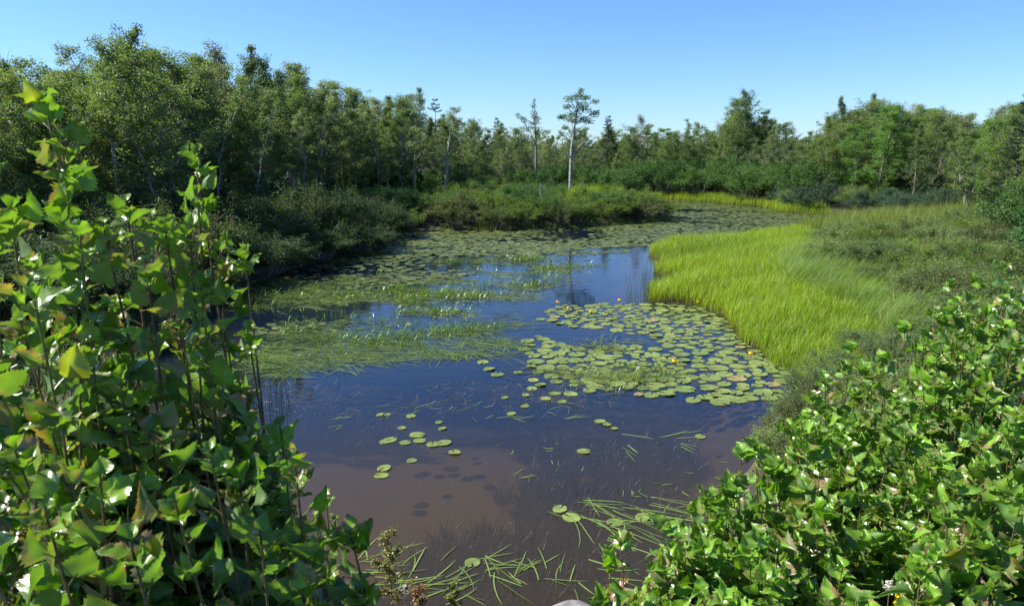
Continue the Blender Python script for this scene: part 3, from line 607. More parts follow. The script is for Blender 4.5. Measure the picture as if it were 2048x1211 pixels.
# ------------------------------------------------------------------ marsh grass
def sample_px(poly_px, n, r, z=.1, power=1.0):
    """points on the ground inside a polygon given by photograph pixels, even over the ground"""
    poly = np.array([on(px, py, z)[:2] for px, py in poly_px]); x0, y0 = poly.min(0); x1, y1 = poly.max(0); out = []
    m = 0
    while m < n:
        X = r.uniform(x0, x1, n * 3); Y = r.uniform(y0, y1, n * 3); ins = np.zeros(len(X), bool)
        for i in range(len(poly)):
            a = poly[i]; b = poly[i - 1]
            if a[1] == b[1]: continue
            ins ^= ((a[1] > Y) != (b[1] > Y)) & (X < (b[0] - a[0]) * (Y - a[1]) / (b[1] - a[1]) + a[0])
        keep = ins; P = np.stack([X[keep], Y[keep]], 1)
        if power and len(P): k = r.random(len(P)) < (y0 / P[:, 1]) ** power; P = P[k]
        out.append(P); m += len(P)
    return np.vstack(out)[:n]
def grass_patch(name, label, poly, n, h, w_, cols, bend, power=.8, tip=None, minsd=0.0, clump=.9, seed=1, wind=(.6, -.3)):
    r = np.random.default_rng(seed); P = sample_px(poly, n, r, power=power)
    sdv = sdist(P[:, 0], P[:, 1]); P = P[sdv > minsd + .28 * vnoise(P[:, 0], P[:, 1], 2.6, 44)]; n = len(P)
    cl = vnoise(P[:, 0], P[:, 1], 2.2, seed) ; cl2 = vnoise(P[:, 0], P[:, 1], .7, seed + 5)
    cl3 = vnoise(P[:, 0], P[:, 1], 6.5, seed + 9); H = r.uniform(h[0], h[1], n) * np.clip(1 + .22 * cl + .15 * cl2 + .3 * cl3, .35, 1.8)
    a = r.uniform(0, 6.28, n); D = np.stack([np.cos(a), np.sin(a), 0 * a], 1) + np.array([wind[0], wind[1], 0]) * r.uniform(.3, 1.3, (n, 1)) ; D = norm(D)
    ct = np.clip(.5 + .5 * cl2 + r.normal(0, .25, n), 0, 1)[:, None]
    c = np.array(cols[0]) * (1 - ct) + np.array(cols[1]) * ct; c = c * (1 + .18 * cl3[:, None]); mk = r.random(n) < .08; c[mk] = (.25, .19, .08)
    z = np.maximum(gh(P[:, 0], P[:, 1]), -.06); mb = MB()
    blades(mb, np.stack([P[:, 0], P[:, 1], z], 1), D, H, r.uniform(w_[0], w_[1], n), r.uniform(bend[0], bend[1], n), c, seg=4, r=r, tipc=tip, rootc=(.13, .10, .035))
    return tag(mb.build(name, M_GRASS, smooth=False), label, 'grass', kind='stuff')
YG = ((.17, .28, .014), (.29, .39, .02)); DG = ((.08, .15, .02), (.14, .22, .03)); PG = ((.10, .20, .025), (.17, .27, .045))
grass_patch('marsh_grass', 'bright yellow green marsh grass along the right water edge', [(1296, 512), (1296, 600), (1410, 616), (1455, 640), (1480, 672), (1530, 706), (1602, 760), (1700, 780), (1790, 690), (1760, 600), (1660, 540), (1640, 500), (1760, 470), (1760, 440), (1650, 452), (1480, 476), (1300, 490)],
            76000, (.22, .42), (.007, .012), YG, (.2, 1.0), minsd=-.16, seed=3)
grass_patch('tall_sedge', 'soft pale green sedge bending in the wind behind the bright grass', [(1540, 540), (1640, 500), (1760, 480), (1900, 480), (1950, 560), (1990, 640), (1900, 730), (1760, 720), (1680, 640), (1560, 590)],
            42000, (.45, .75), (.005, .009), PG, (.7, 1.7), seed=4, wind=(1.4, -.5))
grass_patch('back_marsh_grass', 'yellow green grass strip with brownish heads behind the right marsh', [(1590, 468), (1700, 455), (1780, 442), (1960, 432), (1960, 462), (1760, 482), (1640, 486)],
            16000, (.45, .8), (.009, .014), ((.10, .20, .02), (.16, .26, .03)), (.15, .8), seed=5, tip=(.15, .2, .04))
grass_patch('far_shore_grass', 'thin bright grass fringe along the far shore', [(1230, 404), (1330, 398), (1430, 408), (1545, 418), (1660, 436), (1660, 424), (1560, 410), (1430, 398), (1260, 390)],
            14000, (.35, .55), (.012, .02), YG, (.1, .6), minsd=-.6, seed=6, power=.3)
grass_patch('middle_bank_grass', 'bright grass tufts fringing the middle bank at the waterline', [(770, 470), (850, 463), (1000, 464), (1130, 460), (1340, 443), (1340, 434), (1130, 448), (900, 454), (780, 458)],
            4500, (.2, .4), (.008, .013), DG, (.1, .8), minsd=-.25, seed=7, power=.3)
grass_patch('bank_top_grass', 'patch of yellow green grass on top of the middle bank', [(1130, 432), (1230, 428), (1250, 418), (1150, 418)], 5000, (1.0, 1.25), (.01, .016), YG, (.1, .5), seed=8)
grass_patch('undergrowth', 'rough grass and low plants under the shrubs of the right bank', [(1700, 800), (1800, 700), (1960, 640), (2300, 700), (2300, 1400), (1800, 1400), (1750, 1000)],
            9000, (.2, .45), (.008, .014), DG, (.3, 1.3), minsd=.05, seed=9)

grass_patch('bank_grass', 'rough grass along the near left bank behind the birch saplings', [(350, 620), (480, 640), (560, 1211), (700, 1400), (-400, 1400), (-1200, 900), (-400, 620)], 12000, (.2, .45), (.007, .012), DG, (.3, 1.3), minsd=-.05, seed=15)
# ------------------------------------------------------------------ floating grass mats
def float_mat(name, label, areas, seed, n_up=.25, Ls=(.25, .6), col=((.07, .11, .016), (.20, .245, .05)), wd=(.006, .011)):
    r = np.random.default_rng(seed); mb = MB()
    for (cx, cy, rx, ry, n, upf) in areas:
        # areas are ellipses on the water given by photograph position; clusters inside
        n = int(n * .52); k = max(4, n // 34); a = r.uniform(0, 6.28, k); q = np.sqrt(r.random(k)); CX = cx + np.cos(a) * q * rx; CY = cy + np.sin(a) * q * ry
        P0 = np.array([on(x, y)[:2] for x, y in zip(CX, CY)]); i = r.integers(k, size=n)
        P = P0[i] + r.normal(0, .13, (n, 2)) * np.array([1.7, .8]); ok = sdist(P[:, 0], P[:, 1]) < -.02; P = P[ok]; i = i[ok]; n_ = len(P)
        hue = r.uniform(.7, 1.25, k)[i][:, None]; upk = (r.random(k) < .4)[i]; base = r.uniform(0, 6.28, k)[i]; ang = base + r.normal(0, .5, n_); main = r.choice([.15, 2.9, -.35], n_); ang = np.where(r.random(n_) < .55, main + r.normal(0, .35, n_), ang)
        D = np.stack([np.cos(ang), np.sin(ang) , 0 * ang], 1)
        up = (r.random(n_) < np.where(upk, min(.95, upf * 2), upf * .3)); H = r.uniform(*Ls, n_) * np.where(up, .55, 1.0)
        b = np.where(up, r.uniform(.8, 2.2, n_), 1.57)
        P3 = np.stack([P[:, 0], P[:, 1], np.full(n_, .004) + r.uniform(0, .012, n_)], 1); ct = r.random((n_, 1)); c = (np.array(col[0]) * (1 - ct) + np.array(col[1]) * ct) * hue
        fl = ~up
        # lying blades: flat ribbons on the surface, gently curved
        m = fl.sum(); t = np.linspace(0, 1, 5); cv = r.normal(0, .35, m); A = ang[fl][:, None] + cv[:, None] * t[None]
        st = H[fl][:, None] / 4; X = np.cumsum(np.cos(A), 1) * st; Y = np.cumsum(np.sin(A), 1) * st
        Mx = P3[fl][:, None] + np.stack([X, Y, .004 * np.sin(t * 3.1)[None] * np.ones((m, 1)) + r.uniform(0, .006, (m, 1))], -1)
        Sd = np.stack([-np.sin(A), np.cos(A), r.normal(0, .25, A.shape)], -1); wv_ = (r.uniform(wd[0], wd[1], m)[:, None] * np.array([.7, 1, 1, .8, .15])[None] * .5)[..., None]
        V = np.stack([Mx - Sd * wv_, Mx + Sd * wv_], 2).reshape(m, -1, 3); V[..., 2] = np.maximum(V[..., 2], .003)
        f0 = np.arange(4) * 2; f = np.stack([f0, f0 + 1, f0 + 3, f0 + 2], -1); F = (f[None] + (np.arange(m) * 10)[:, None, None]).reshape(-1, 4)
        mb.add(V, F, np.repeat(c[fl], 10, 0))
        if up.any(): blades(mb, P3[up], D[up], H[up], r.uniform(wd[0], wd[1], up.sum()) * 1.2, b[up], c[up] * np.array([.9, 1.15, .6]), seg=5, r=r, floaty=True)
    return tag(mb.build(name, M_WEED, smooth=False), label, 'grass', kind='stuff')
float_mat('floating_grass', 'broad mat of floating grass blades lying across the middle water',
    [(620, 700, 130, 45, 1500, .12), (720, 665, 130, 30, 1700, .4), (560, 720, 80, 30, 900, .1), (860, 680, 150, 25, 1500, .3), (980, 660, 110, 30, 1000, .15), (1010, 690, 70, 25, 350, .05), (700, 720, 160, 16, 700, .1), (900, 705, 120, 12, 300, .1)], 31, Ls=(.25, .55))
float_mat('floating_grass', 'second mat of floating grass farther out by the dark left bank',
    [(560, 600, 110, 20, 1500, .25), (700, 588, 120, 18, 1600, .3), (850, 592, 90, 16, 1500, .5), (960, 580, 110, 22, 1400, .3), (1050, 560, 70, 22, 900, .3), (870, 628, 60, 9, 600, .5), (800, 560, 150, 15, 900, .1), (600, 570, 80, 12, 700, .1)], 32, Ls=(.25, .55), wd=(.009, .016))
float_mat('floating_grass', 'small bright tufts of floating grass in front of the lily band',
    [(1060, 518, 60, 6, 700, .6), (1130, 530, 50, 9, 500, .5), (920, 522, 60, 5, 450, .3), (1030, 540, 120, 12, 700, .2)], 33, Ls=(.25, .5), wd=(.01, .018))
float_mat('floating_grass', 'tangle of grass caught in the near edge of the lily pads',
    [(1230, 760, 70, 22, 700, .3), (1130, 745, 50, 20, 300, .15), (1190, 690, 70, 20, 300, .1), (1330, 745, 40, 12, 160, .3)], 34, Ls=(.2, .45), wd=(.006, .011))
def scatter_blades(name, label, spots, seed, cols, lz=(.004, .01), wd=(.007, .011)):
    r = np.random.default_rng(seed); mb = MB()
    for (cx, cy, rx, ry, n, ang0, spread, L0, L1) in spots:
        for k in range(n):
            p = on(cx + r.uniform(-1, 1) * rx, cy + r.uniform(-1, 1) * ry); a = ang0 + r.normal(0, spread); ln = r.uniform(L0, L1); t = np.linspace(0, 1, 5); A = a + r.normal(0, .3) * t
            X = np.cumsum(np.cos(A)) * ln / 4; Y = np.cumsum(np.sin(A)) * ln / 4; M_ = np.stack([p[0] + X, p[1] + Y, r.uniform(*lz) + .004 * t], -1)
            if sdist(*M_[0][:2]) > -.05: continue
            S_ = np.stack([-np.sin(A), np.cos(A), 0 * A + r.normal(0, .2)], -1) * (r.uniform(*wd) * np.array([.8, 1, 1, .85, .2]) * .5)[:, None]
            V = np.stack([M_ - S_, M_ + S_], 1).reshape(-1, 3); V[:, 2] = np.maximum(V[:, 2], .003); f0 = np.arange(4) * 2
            mb.add(V, np.stack([f0, f0 + 1, f0 + 3, f0 + 2], -1), np.array(cols[0]) + (np.array(cols[1]) - cols[0]) * r.random())
    return tag(mb.build(name, M_WEED, smooth=False), label, 'grass', kind='stuff')
BL = ((.13, .19, .035), (.24, .30, .07))
scatter_blades('drifting_grass', 'loose long grass blades drifting on the near water',
    [(1130, 1010, 50, 30, 12, -1.0, .25, .3, .6), (1180, 1020, 60, 30, 12, -.35, .3, .3, .6), (1250, 1030, 50, 30, 14, -.9, .35, .3, .55), (1310, 1010, 60, 25, 12, -.45, .25, .35, .7), (1230, 1060, 60, 20, 10, -.6, .3, .3, .6), (1340, 1040, 30, 30, 6, .9, .3, .15, .3),
     (1285, 872, 60, 8, 5, .1, .2, .2, .45), (1250, 895, 20, 10, 3, -1.2, .2, .2, .3), (1345, 885, 12, 8, 3, -.8, .2, .2, .28), (950, 1130, 60, 25, 11, -1.0, .5, .2, .45), (920, 1150, 50, 25, 7, .8, .3, .2, .4), (1080, 1150, 70, 30, 16, 1.3, .8, .15, .35), (1180, 1140, 40, 30, 8, -1.0, .6, .15, .35),
     (770, 1150, 80, 35, 14, .5, .5, .2, .4), (830, 1190, 90, 25, 14, .3, .7, .2, .4), (710, 1140, 30, 40, 9, .3, .2, .25, .45), (1050, 820, 100, 25, 14, .3, .6, .15, .35), (900, 830, 140, 20, 9, 1.0, .4, .12, .25), (1010, 960, 30, 8, 3, .8, .3, .15, .25), (640, 850, 40, 15, 6, .9, .5, .12, .25),
     (1300, 980, 70, 15, 12, -.5, .9, .05, .15), (1100, 905, 120, 30, 8, -.6, .9, .06, .15), (1420, 940, 60, 20, 3, .2, .5, .06, .14)], 41, BL)
scatter_blades('sunken_grass', 'thin brownish grass straw floating in the blue middle water',
    [(1000, 790, 160, 25, 170, .4, .9, .08, .25), (700, 800, 130, 30, 120, .2, .9, .08, .22), (560, 790, 60, 30, 90, .3, .9, .08, .22), (1060, 740, 80, 40, 120, .2, .8, .08, .25), (1130, 800, 90, 20, 90, .2, .8, .08, .2), (1040, 640, 60, 40, 130, .1, .7, .1, .3), (520, 850, 30, 30, 30, .2, .7, .08, .2)],
    42, ((.06, .06, .035), (.15, .14, .09)), lz=(.002, .003), wd=(.004, .008))
# submerged weed below the surface
r = np.random.default_rng(51); mb = MB()
for (cx, cy, rx, ry, n) in [(1150, 1100, 130, 90, 3800), (950, 1120, 120, 60, 1900), (850, 1190, 130, 30, 1300), (1250, 1010, 140, 60, 3000), (1120, 960, 120, 50, 900), (1300, 900, 110, 50, 1300), (1180, 880, 150, 40, 800), (1000, 800, 190, 22, 2200),
                            (700, 840, 140, 28, 900), (1130, 1180, 180, 40, 2200), (620, 790, 100, 40, 900), (560, 830, 60, 30, 500), (940, 1060, 90, 25, 350), (1340, 1080, 80, 60, 1300)]:
    n = int(n * 1.7); k = max(5, n // 60); a = r.uniform(0, 6.28, k); q = np.sqrt(r.random(k)); P0 = np.array([on(cx + np.cos(b) * c * rx, cy + np.sin(b) * c * ry)[:2] for b, c in zip(a, q)])
    P = P0[r.integers(k, size=n)] + r.normal(0, .06, (n, 2)); P = P[sdist(P[:, 0], P[:, 1]) < -.05]; n = len(P); a = r.uniform(0, 6.28, n); D = np.stack([np.cos(a), np.sin(a), 0 * a], 1)
    zb = np.full(n, -.3); H = r.uniform(.22, .38, n)
    blades(mb, np.stack([P[:, 0], P[:, 1], zb], 1), D, H, r.uniform(.008, .017, n), r.uniform(.5, 1.5, n), np.array([.006, .008, .010]), seg=3, r=r)
tag(mb.build('submerged_weed', M_WEED, smooth=False), 'dark water weed growing just under the surface of the near water', 'water weed', kind='stuff')
# upright reeds
def reeds(name, label, spots, seed, cols):
    r = np.random.default_rng(seed); mb = MB()
    for (cx, cy, rx, ry, n, h0, h1) in spots:
        P = np.array([on(cx + r.uniform(-1, 1) * rx, cy + r.uniform(-1, 1) * ry) for _ in range(n)]); a = r.uniform(0, 6.28, n); D = np.stack([np.cos(a), np.sin(a), 0 * a], 1); P[:, 2] = -.02
        blades(mb, P, D, r.uniform(h0, h1, n), r.uniform(.005, .008, n), r.uniform(0, .35, n), np.array(cols), seg=3, r=r)
    return tag(mb.build(name, M_WEED, smooth=False), label, 'reeds', kind='stuff')
reeds('dark_reeds', 'thin dark reeds standing in the water beside the left sapling', [(525, 800, 40, 30, 46, .3, .6), (560, 815, 30, 15, 10, .3, .55)], 61, (.03, .035, .015))
reeds('pond_reeds', 'thin green reeds standing in the bay of the right marsh', [(1275, 600, 25, 8, 60, .25, .5), (1300, 560, 20, 12, 60, .25, .5), (1300, 595, 12, 10, 60, .2, .45), (1225, 640, 2, 3, 4, .3, .4), (1265, 560, 20, 8, 12, .15, .3)], 62, (.06, .1, .02))

# ------------------------------------------------------------------ lily pads
def pad_mesh(name, seed, col):
    r = np.random.default_rng(seed); n = 22; mb = MB(); notch = .16; a = np.linspace(notch, 2 * np.pi - notch, n); el = r.uniform(1.0, 1.25)
    rr = .5 * (1 + r.normal(0, .018, n)); rr[0] *= .93; rr[-1] *= .93
    ring = lambda f, z: np.stack([np.cos(a) * rr * f * el - .08 * (1 - f), np.sin(a) * rr * f, np.full(n, z)], 1)
    V = [np.array([[-.02, 0, .0]])]
    curl = np.clip(np.where(r.random() < .4, .018 * np.cos(a - r.uniform(0, 6.28)) ** 3, 0) + r.normal(0, .003, n), -.002, .02); R1 = ring(.55, .006); R2 = ring(.93, .008); R3 = ring(1, .006); R3[:, 2] += curl * (r.random() < .5); V += [R1, R2, R3]
    mid = lambda off: [(off + i, off + n + i, off + n + i + 1, off + i + 1) for i in range(n - 1)]
    base = sum(len(v) for v in V); T = np.array([col] * base); T[-n:] *= r.uniform(.75, 1.0)
    Vb = np.vstack(V); lower = Vb[-n:].copy(); lower[:, 2] -= .012
    Vall = np.vstack([Vb, lower]); T = np.vstack([T, T[-n:]])
    tri = [(0, i + 1, i + 2) for i in range(n - 1)]
    mb.add(Vall, np.array(tri), T); mb.F.append(np.array(mid(1) + mid(1 + n) + [(1 + 2 * n + i, 1 + 3 * n + i, 1 + 3 * n + i + 1, 1 + 2 * n + i + 1) for i in range(n - 1)]))
    me = mb.mesh(name, M_PAD, False); return me
GREEN = [(.145, .19, .04), (.175, .22, .05), (.13, .175, .04)]; YEL = [(.22, .24, .06), (.24, .2, .07)]
padG = [pad_mesh('lily_pad', 100 + i, GREEN[i % 3]) for i in range(6)]; padY = [pad_mesh('lily_pad', 120 + i, YEL[i % 2]) for i in range(4)]
pads = []
r = np.random.default_rng(71)
def try_pad(px, py, d, pads, gap=.86, tries=1):
    p = on(px, py)[:2]
    if sdist(*p) > -.06: return False
    for q in pads:
        if (q[0] - p[0]) ** 2 + (q[1] - p[1]) ** 2 < ((q[2] + d) * .5 * gap) ** 2: return False
    pads.append((p[0], p[1], d, px, py)); return True
# isolated ones, each where the photograph has it
solo = [(768, 937, .14), (763, 951, .13), (824, 921, .11), (780, 880, .15), (771, 883, .12), (835, 870, .16), (840, 882, .13), (866, 889, .15), (888, 886, .15), (811, 885, .13), (909, 905, .14), (804, 856, .09), (885, 857, .1), (878, 845, .09), (822, 832, .12), (774, 829, .09), (760, 830, .09),
        (995, 749, .2), (978, 738, .18), (966, 724, .18), (1036, 745, .14), (1142, 788, .17), (1110, 787, .15), (1092, 797, .13), (1050, 812, .12), (1023, 828, .12), (1200, 843, .12), (1214, 849, .11), (1229, 857, .09), (1125, 803, .12), (1168, 903, .13), (1120, 1018, .13), (1143, 1035, .15), (1230, 1045, .15), (1285, 1035, .13), (1345, 1052, .14), (945, 1125, .13),
        (1400, 873, .13), (1052, 790, .1), (1010, 795, .1), (1387, 800, .2), (1440, 805, .26), (1458, 797, .25), (1410, 795, .22), (1430, 790, .2), (1332, 787, .24), (1303, 790, .2), (1476, 800, .25), (1500, 797, .2), (1540, 797, .22)]
for px, py, d in solo: try_pad(px, py, d, pads, .3)
nsolo = len(pads)
A = [(1040, 690), (1075, 672), (1130, 690), (1170, 700), (1240, 690), (1330, 700), (1300, 670), (1230, 665), (1220, 640), (1250, 625), (1210, 655), (1150, 655), (1080, 640), (1090, 625), (1130, 610), (1300, 606), (1400, 614), (1450, 640), (1475, 672), (1520, 705), (1590, 750), (1560, 775), (1560, 800), (1470, 800), (1440, 790), (1380, 775), (1360, 790), (1280, 795), (1270, 775), (1180, 785), (1100, 760), (1040, 720)]
T = 0
while len(pads) < 520 and T < 16000:
    T += 1; px, py = r.uniform(1040, 1600), r.uniform(606, 800)
    if not inpoly(px, py, A): continue
    dens = .5 + .6 * (px > 1200) + .3 * math.sin(px * .05 + py * .03)
    if r.random() > dens: continue
    try_pad(px, py, (.105 + .165 * r.random() ** .8) * (1.12 if py > 700 else .95), pads, .97)
for k in range(60): try_pad(r.uniform(1060, 1120), r.uniform(680, 790), r.uniform(.12, .2), pads, 1.3)
near = sorted(range(len(pads)), key=lambda i: (i >= nsolo, -(pads[i][4] - 300) * pads[i][2]))
def pad_label(px, py, yellow, solo_, d=.2):
    sz = 'little' if d < .165 else ('middling' if d < .225 else 'broad')
    c = sz + (' yellowing lily pad' if yellow else ' green lily pad')
    if py > 860 and px < 950: return f'{c} floating alone on the brown water'
    if py > 980: return f'{c} among the drifting grass blades'
    if px < 1030: return f'{c} floating between the grass mat and the open water'
    if py > 825 or (px < 1260 and py > 785 and solo_): return f'{c} scattered on the open water before the pad bed'
    if py > 780: return f'{c} on the front edge of the pad bed'
    if px > 1430: return f'{c} beside the edge of the bright marsh grass'
    if px < 1200: return f'{c} in the left part of the pad bed' if py > 660 else f'{c} in the small patch below the tall tree reflection'
    if py < 665: return f'{c} in the far part of the pad bed'
    return f'{c} in the crowded middle of the pad bed'
singles = []
mass = MB()
def add_pad_mass(mb, x, y, d, col, r, n=12, tilt=.0):
    a = np.linspace(.2, 6.08, n) + r.uniform(0, 6.28); el = r.uniform(1, 1.2)
    V = np.vstack([[x, y, .007], np.stack([x + np.cos(a) * d * .5 * el, y + np.sin(a) * d * .5, .008 + r.uniform(0, tilt) * np.clip(np.cos(a - r.uniform(0, 6.28)), 0, 1)], 1)])
    mb.add(V, np.array([(0, i, i + 1) for i in range(1, n)]), col)
for rank, i in enumerate(near):
    x, y, d, px, py = pads[i]; yel = r.random() < .04
    if rank < 300:
        me = (padY if yel else padG)[r.integers(4)]
        o = bpy.data.objects.new('lily_pad', me); C.objects.link(o); o.location = (x, y, .002 + r.uniform(0, .006)); o.rotation_euler = (r.normal(0, .012), r.normal(0, .012), r.uniform(0, 6.28)); o.scale = (d, d, 1 if d > .15 else .8)
        tag(o, pad_label(px, py, yel, i < nsolo, d), 'lily pad', 'lily pads on the near water')
    else: add_pad_mass(mass, x, y, d, np.array((YEL if yel else GREEN)[r.integers(2)]) * r.uniform(.85, 1.15), r)
# far dense bands
def band(poly, n, dr, keepf, seed):
    r = np.random.default_rng(seed); P = sample_px(poly, n, r, z=0, power=.3); P = P[sdist(P[:, 0], P[:, 1]) < -.1]
    k = vnoise(P[:, 0] * .5, P[:, 1], 1.1, seed) + r.normal(0, .25, len(P)); P = P[k > keepf]
    # thin out overlaps on a coarse grid
    seen = set(); out = 0
    for x, y in P:
        c = (int(x / .13), int(y / .13))
        if c in seen: continue
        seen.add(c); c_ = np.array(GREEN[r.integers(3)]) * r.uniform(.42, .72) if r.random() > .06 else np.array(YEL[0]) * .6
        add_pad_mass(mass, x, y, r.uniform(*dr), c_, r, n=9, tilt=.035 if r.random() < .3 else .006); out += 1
    return out
nb_ = band([(775, 462), (870, 458), (1130, 456), (1340, 440), (1500, 436), (1640, 440), (1700, 448), (1600, 460), (1480, 478), (1380, 486), (1300, 492), (1200, 495), (1100, 505), (1000, 512), (800, 510), (735, 500)], 11000, (.15, .24), -.2, 81)
nb_ += band([(1330, 440), (1300, 420), (1240, 405), (1330, 399), (1440, 408), (1580, 425), (1700, 432), (1600, 445), (1500, 440)], 4500, (.15, .25), -.2, 82)
nb_ += band([(735, 500), (800, 510), (1000, 512), (1100, 505), (1290, 500), (1250, 520), (1000, 535), (900, 560), (560, 600), (500, 580), (620, 530)], 4500, (.12, .22), .1, 83)
nb_ += band([(500, 640), (560, 640), (760, 640), (880, 630), (860, 650), (700, 660), (500, 670)], 700, (.1, .18), .3, 84)
print('PADS', len(pads), nb_)
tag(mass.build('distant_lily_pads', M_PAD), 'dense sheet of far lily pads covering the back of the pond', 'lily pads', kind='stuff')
# yellow pond lily flowers
fl_px = [(1115, 612, 'leftmost yellow pond lily bud above the small pad patch'), (1137, 624, 'yellow pond lily flower over the middle of the small pad patch'), (1182, 632, 'yellow pond lily flower at the right end of the small pad patch'), (1239, 608, 'tall yellow pond lily flower at the back of the pad bed'),
         (1396, 612, 'orange yellow pond lily flower at the foot of the marsh grass'), (1501, 718, 'yellow pond lily flower near the grass edge at the right of the pads'), (1348, 733, 'faded orange pond lily flower in the middle of the pad bed')]
fd = MB(); k = 10
prof_f = [(.0, .0), (.022, .004), (.032, .02), (.03, .036), (.02, .044)]
Vf = np.array([[math.cos(a) * rr * (1 + .12 * math.cos(5 * a)), math.sin(a) * rr * (1 + .12 * math.cos(5 * a)), z] for rr, z in prof_f for a in np.linspace(0, 2 * np.pi, k, endpoint=False)])
Ff = np.array([(j * k + i, j * k + (i + 1) % k, (j + 1) * k + (i + 1) % k, (j + 1) * k + i) for j in range(4) for i in range(k)])
fd.add(Vf, Ff, (.85, .55, .02)); me_f = fd.mesh('petals', M_PETAL)
sd2 = MB(); tube(sd2, [(0, 0, -.25), (.004, 0, -.1), (0, 0, 0.002)], [.006, .006, .006], 6); me_s = sd2.mesh('stem', M_STEMG)
st2 = MB(); tube(st2, [(0, 0, .01), (0, 0, .034)], [.012, .014], 8, (.6, .35, .02)); st2.add([(0, 0, .034)] + [(math.cos(a) * .014, math.sin(a) * .014, .034) for a in np.linspace(0, 6.28, 8, endpoint=False)], np.array([(0, i + 1, (i + 1) % 8 + 1) for i in range(8)]), (.6, .35, .02)); me_c = st2.mesh('flower_centre', M_PETAL)
for px, py, lab in fl_px:
    p = on(px, py); e = empty('pond_lily_flower', (p[0], p[1], .07)); tag(e, lab, 'flower', 'yellow pond lily flowers'); e.rotation_euler = (r.normal(0, .15), r.normal(0, .15), r.uniform(0, 6)); e.scale = (1.15,) * 3
    for nm, me in (('petals', me_f), ('stem', me_s), ('flower_centre', me_c)):
        o = bpy.data.objects.new(nm, me); C.objects.link(o); o.parent = e

# ------------------------------------------------------------------ foreground saplings
def leaf_template(nt, cols=5, teeth=True):
    t = np.linspace(0, 1, nt); w_ = np.interp(t, [0, .04, .12, .24, .4, .6, .78, .9, 1], [.03, .34, .47, .5, .44, .3, .16, .07, 0])
    u = np.linspace(-1, 1, cols); U, Tt = np.meshgrid(u, t); Wd = np.repeat(w_[:, None], cols, 1)
    tooth = np.ones_like(Wd); edge = np.abs(U) > .99
    if teeth: tooth[edge] = np.where((np.arange(nt) % 2 == 0)[:, None].repeat(2, 1).ravel(), 1.08, .9)
    X = U * Wd * tooth; Y = Tt.copy(); Y = Y - .10 * np.abs(U) * (1 - Tt) ** 3 * (1)
    Y[edge] += .03
    i = np.arange(nt - 1)[:, None] * cols + np.arange(cols - 1)[None]
    return X.ravel(), Y.ravel(), np.stack([i, i + 1, i + cols + 1, i + cols], -1).reshape(-1, 4), U.ravel(), Tt.ravel()
TPL_BIG = leaf_template(19, 7); TPL_MID = leaf_template(17, 7)
def big_leaves(mb, dry_list, P, A, Nn, L, tint, dry, tpl, r):
    """P bases, A blade axes, Nn upper normals"""
    X, Y, F, U, T_ = tpl; n = len(P); m = len(X)
    A = norm(A); S_ = norm(np.cross(A, Nn)); N2 = np.cross(S_, A)
    fold = r.uniform(-.05, .75, n)[:, None]; droop = r.uniform(-.15, 1.1, n)[:, None]; wave = r.uniform(.02, .12, n)[:, None]; ph = r.uniform(0, 6.28, n)[:, None]; wd = r.uniform(.85, 1.12, n)[:, None]
    curl = np.where(r.random(n) < .38, r.uniform(.3, 1.4, n), r.uniform(-.1, .15, n))[:, None] + dry[:, None] * .5
    tw = r.normal(0, .3, n)[:, None]
    x = X[None] * wd; y = np.repeat(Y[None], n, 0); z = np.abs(x) * fold - droop * y ** 2 * .5 + wave * np.sin(y * 11 + ph + 3 * U[None]) * np.abs(U[None])
    z = z + curl * np.abs(x) ** 2 * 1.2; x = x * (1 - .35 * np.abs(curl) * np.abs(U[None]) ** 2 * .8)
    ct, st = np.cos(tw * y), np.sin(tw * y); x, z = x * ct - z * st, x * st + z * ct
    y = y * (1 - .12 * np.abs(droop))
    V = P[:, None] + (S_[:, None] * x[..., None] + A[:, None] * y[..., None] + N2[:, None] * z[..., None]) * L[:, None, None]
    Fa = (F[None] + (np.arange(n) * m)[:, None, None]).reshape(-1, 4)
    uv = np.stack([np.tile(U, n), np.tile(T_, n)], 1)
    mb.add(V, Fa, np.repeat(tint, m, 0), uv); dry_list.append(np.repeat(dry, m))
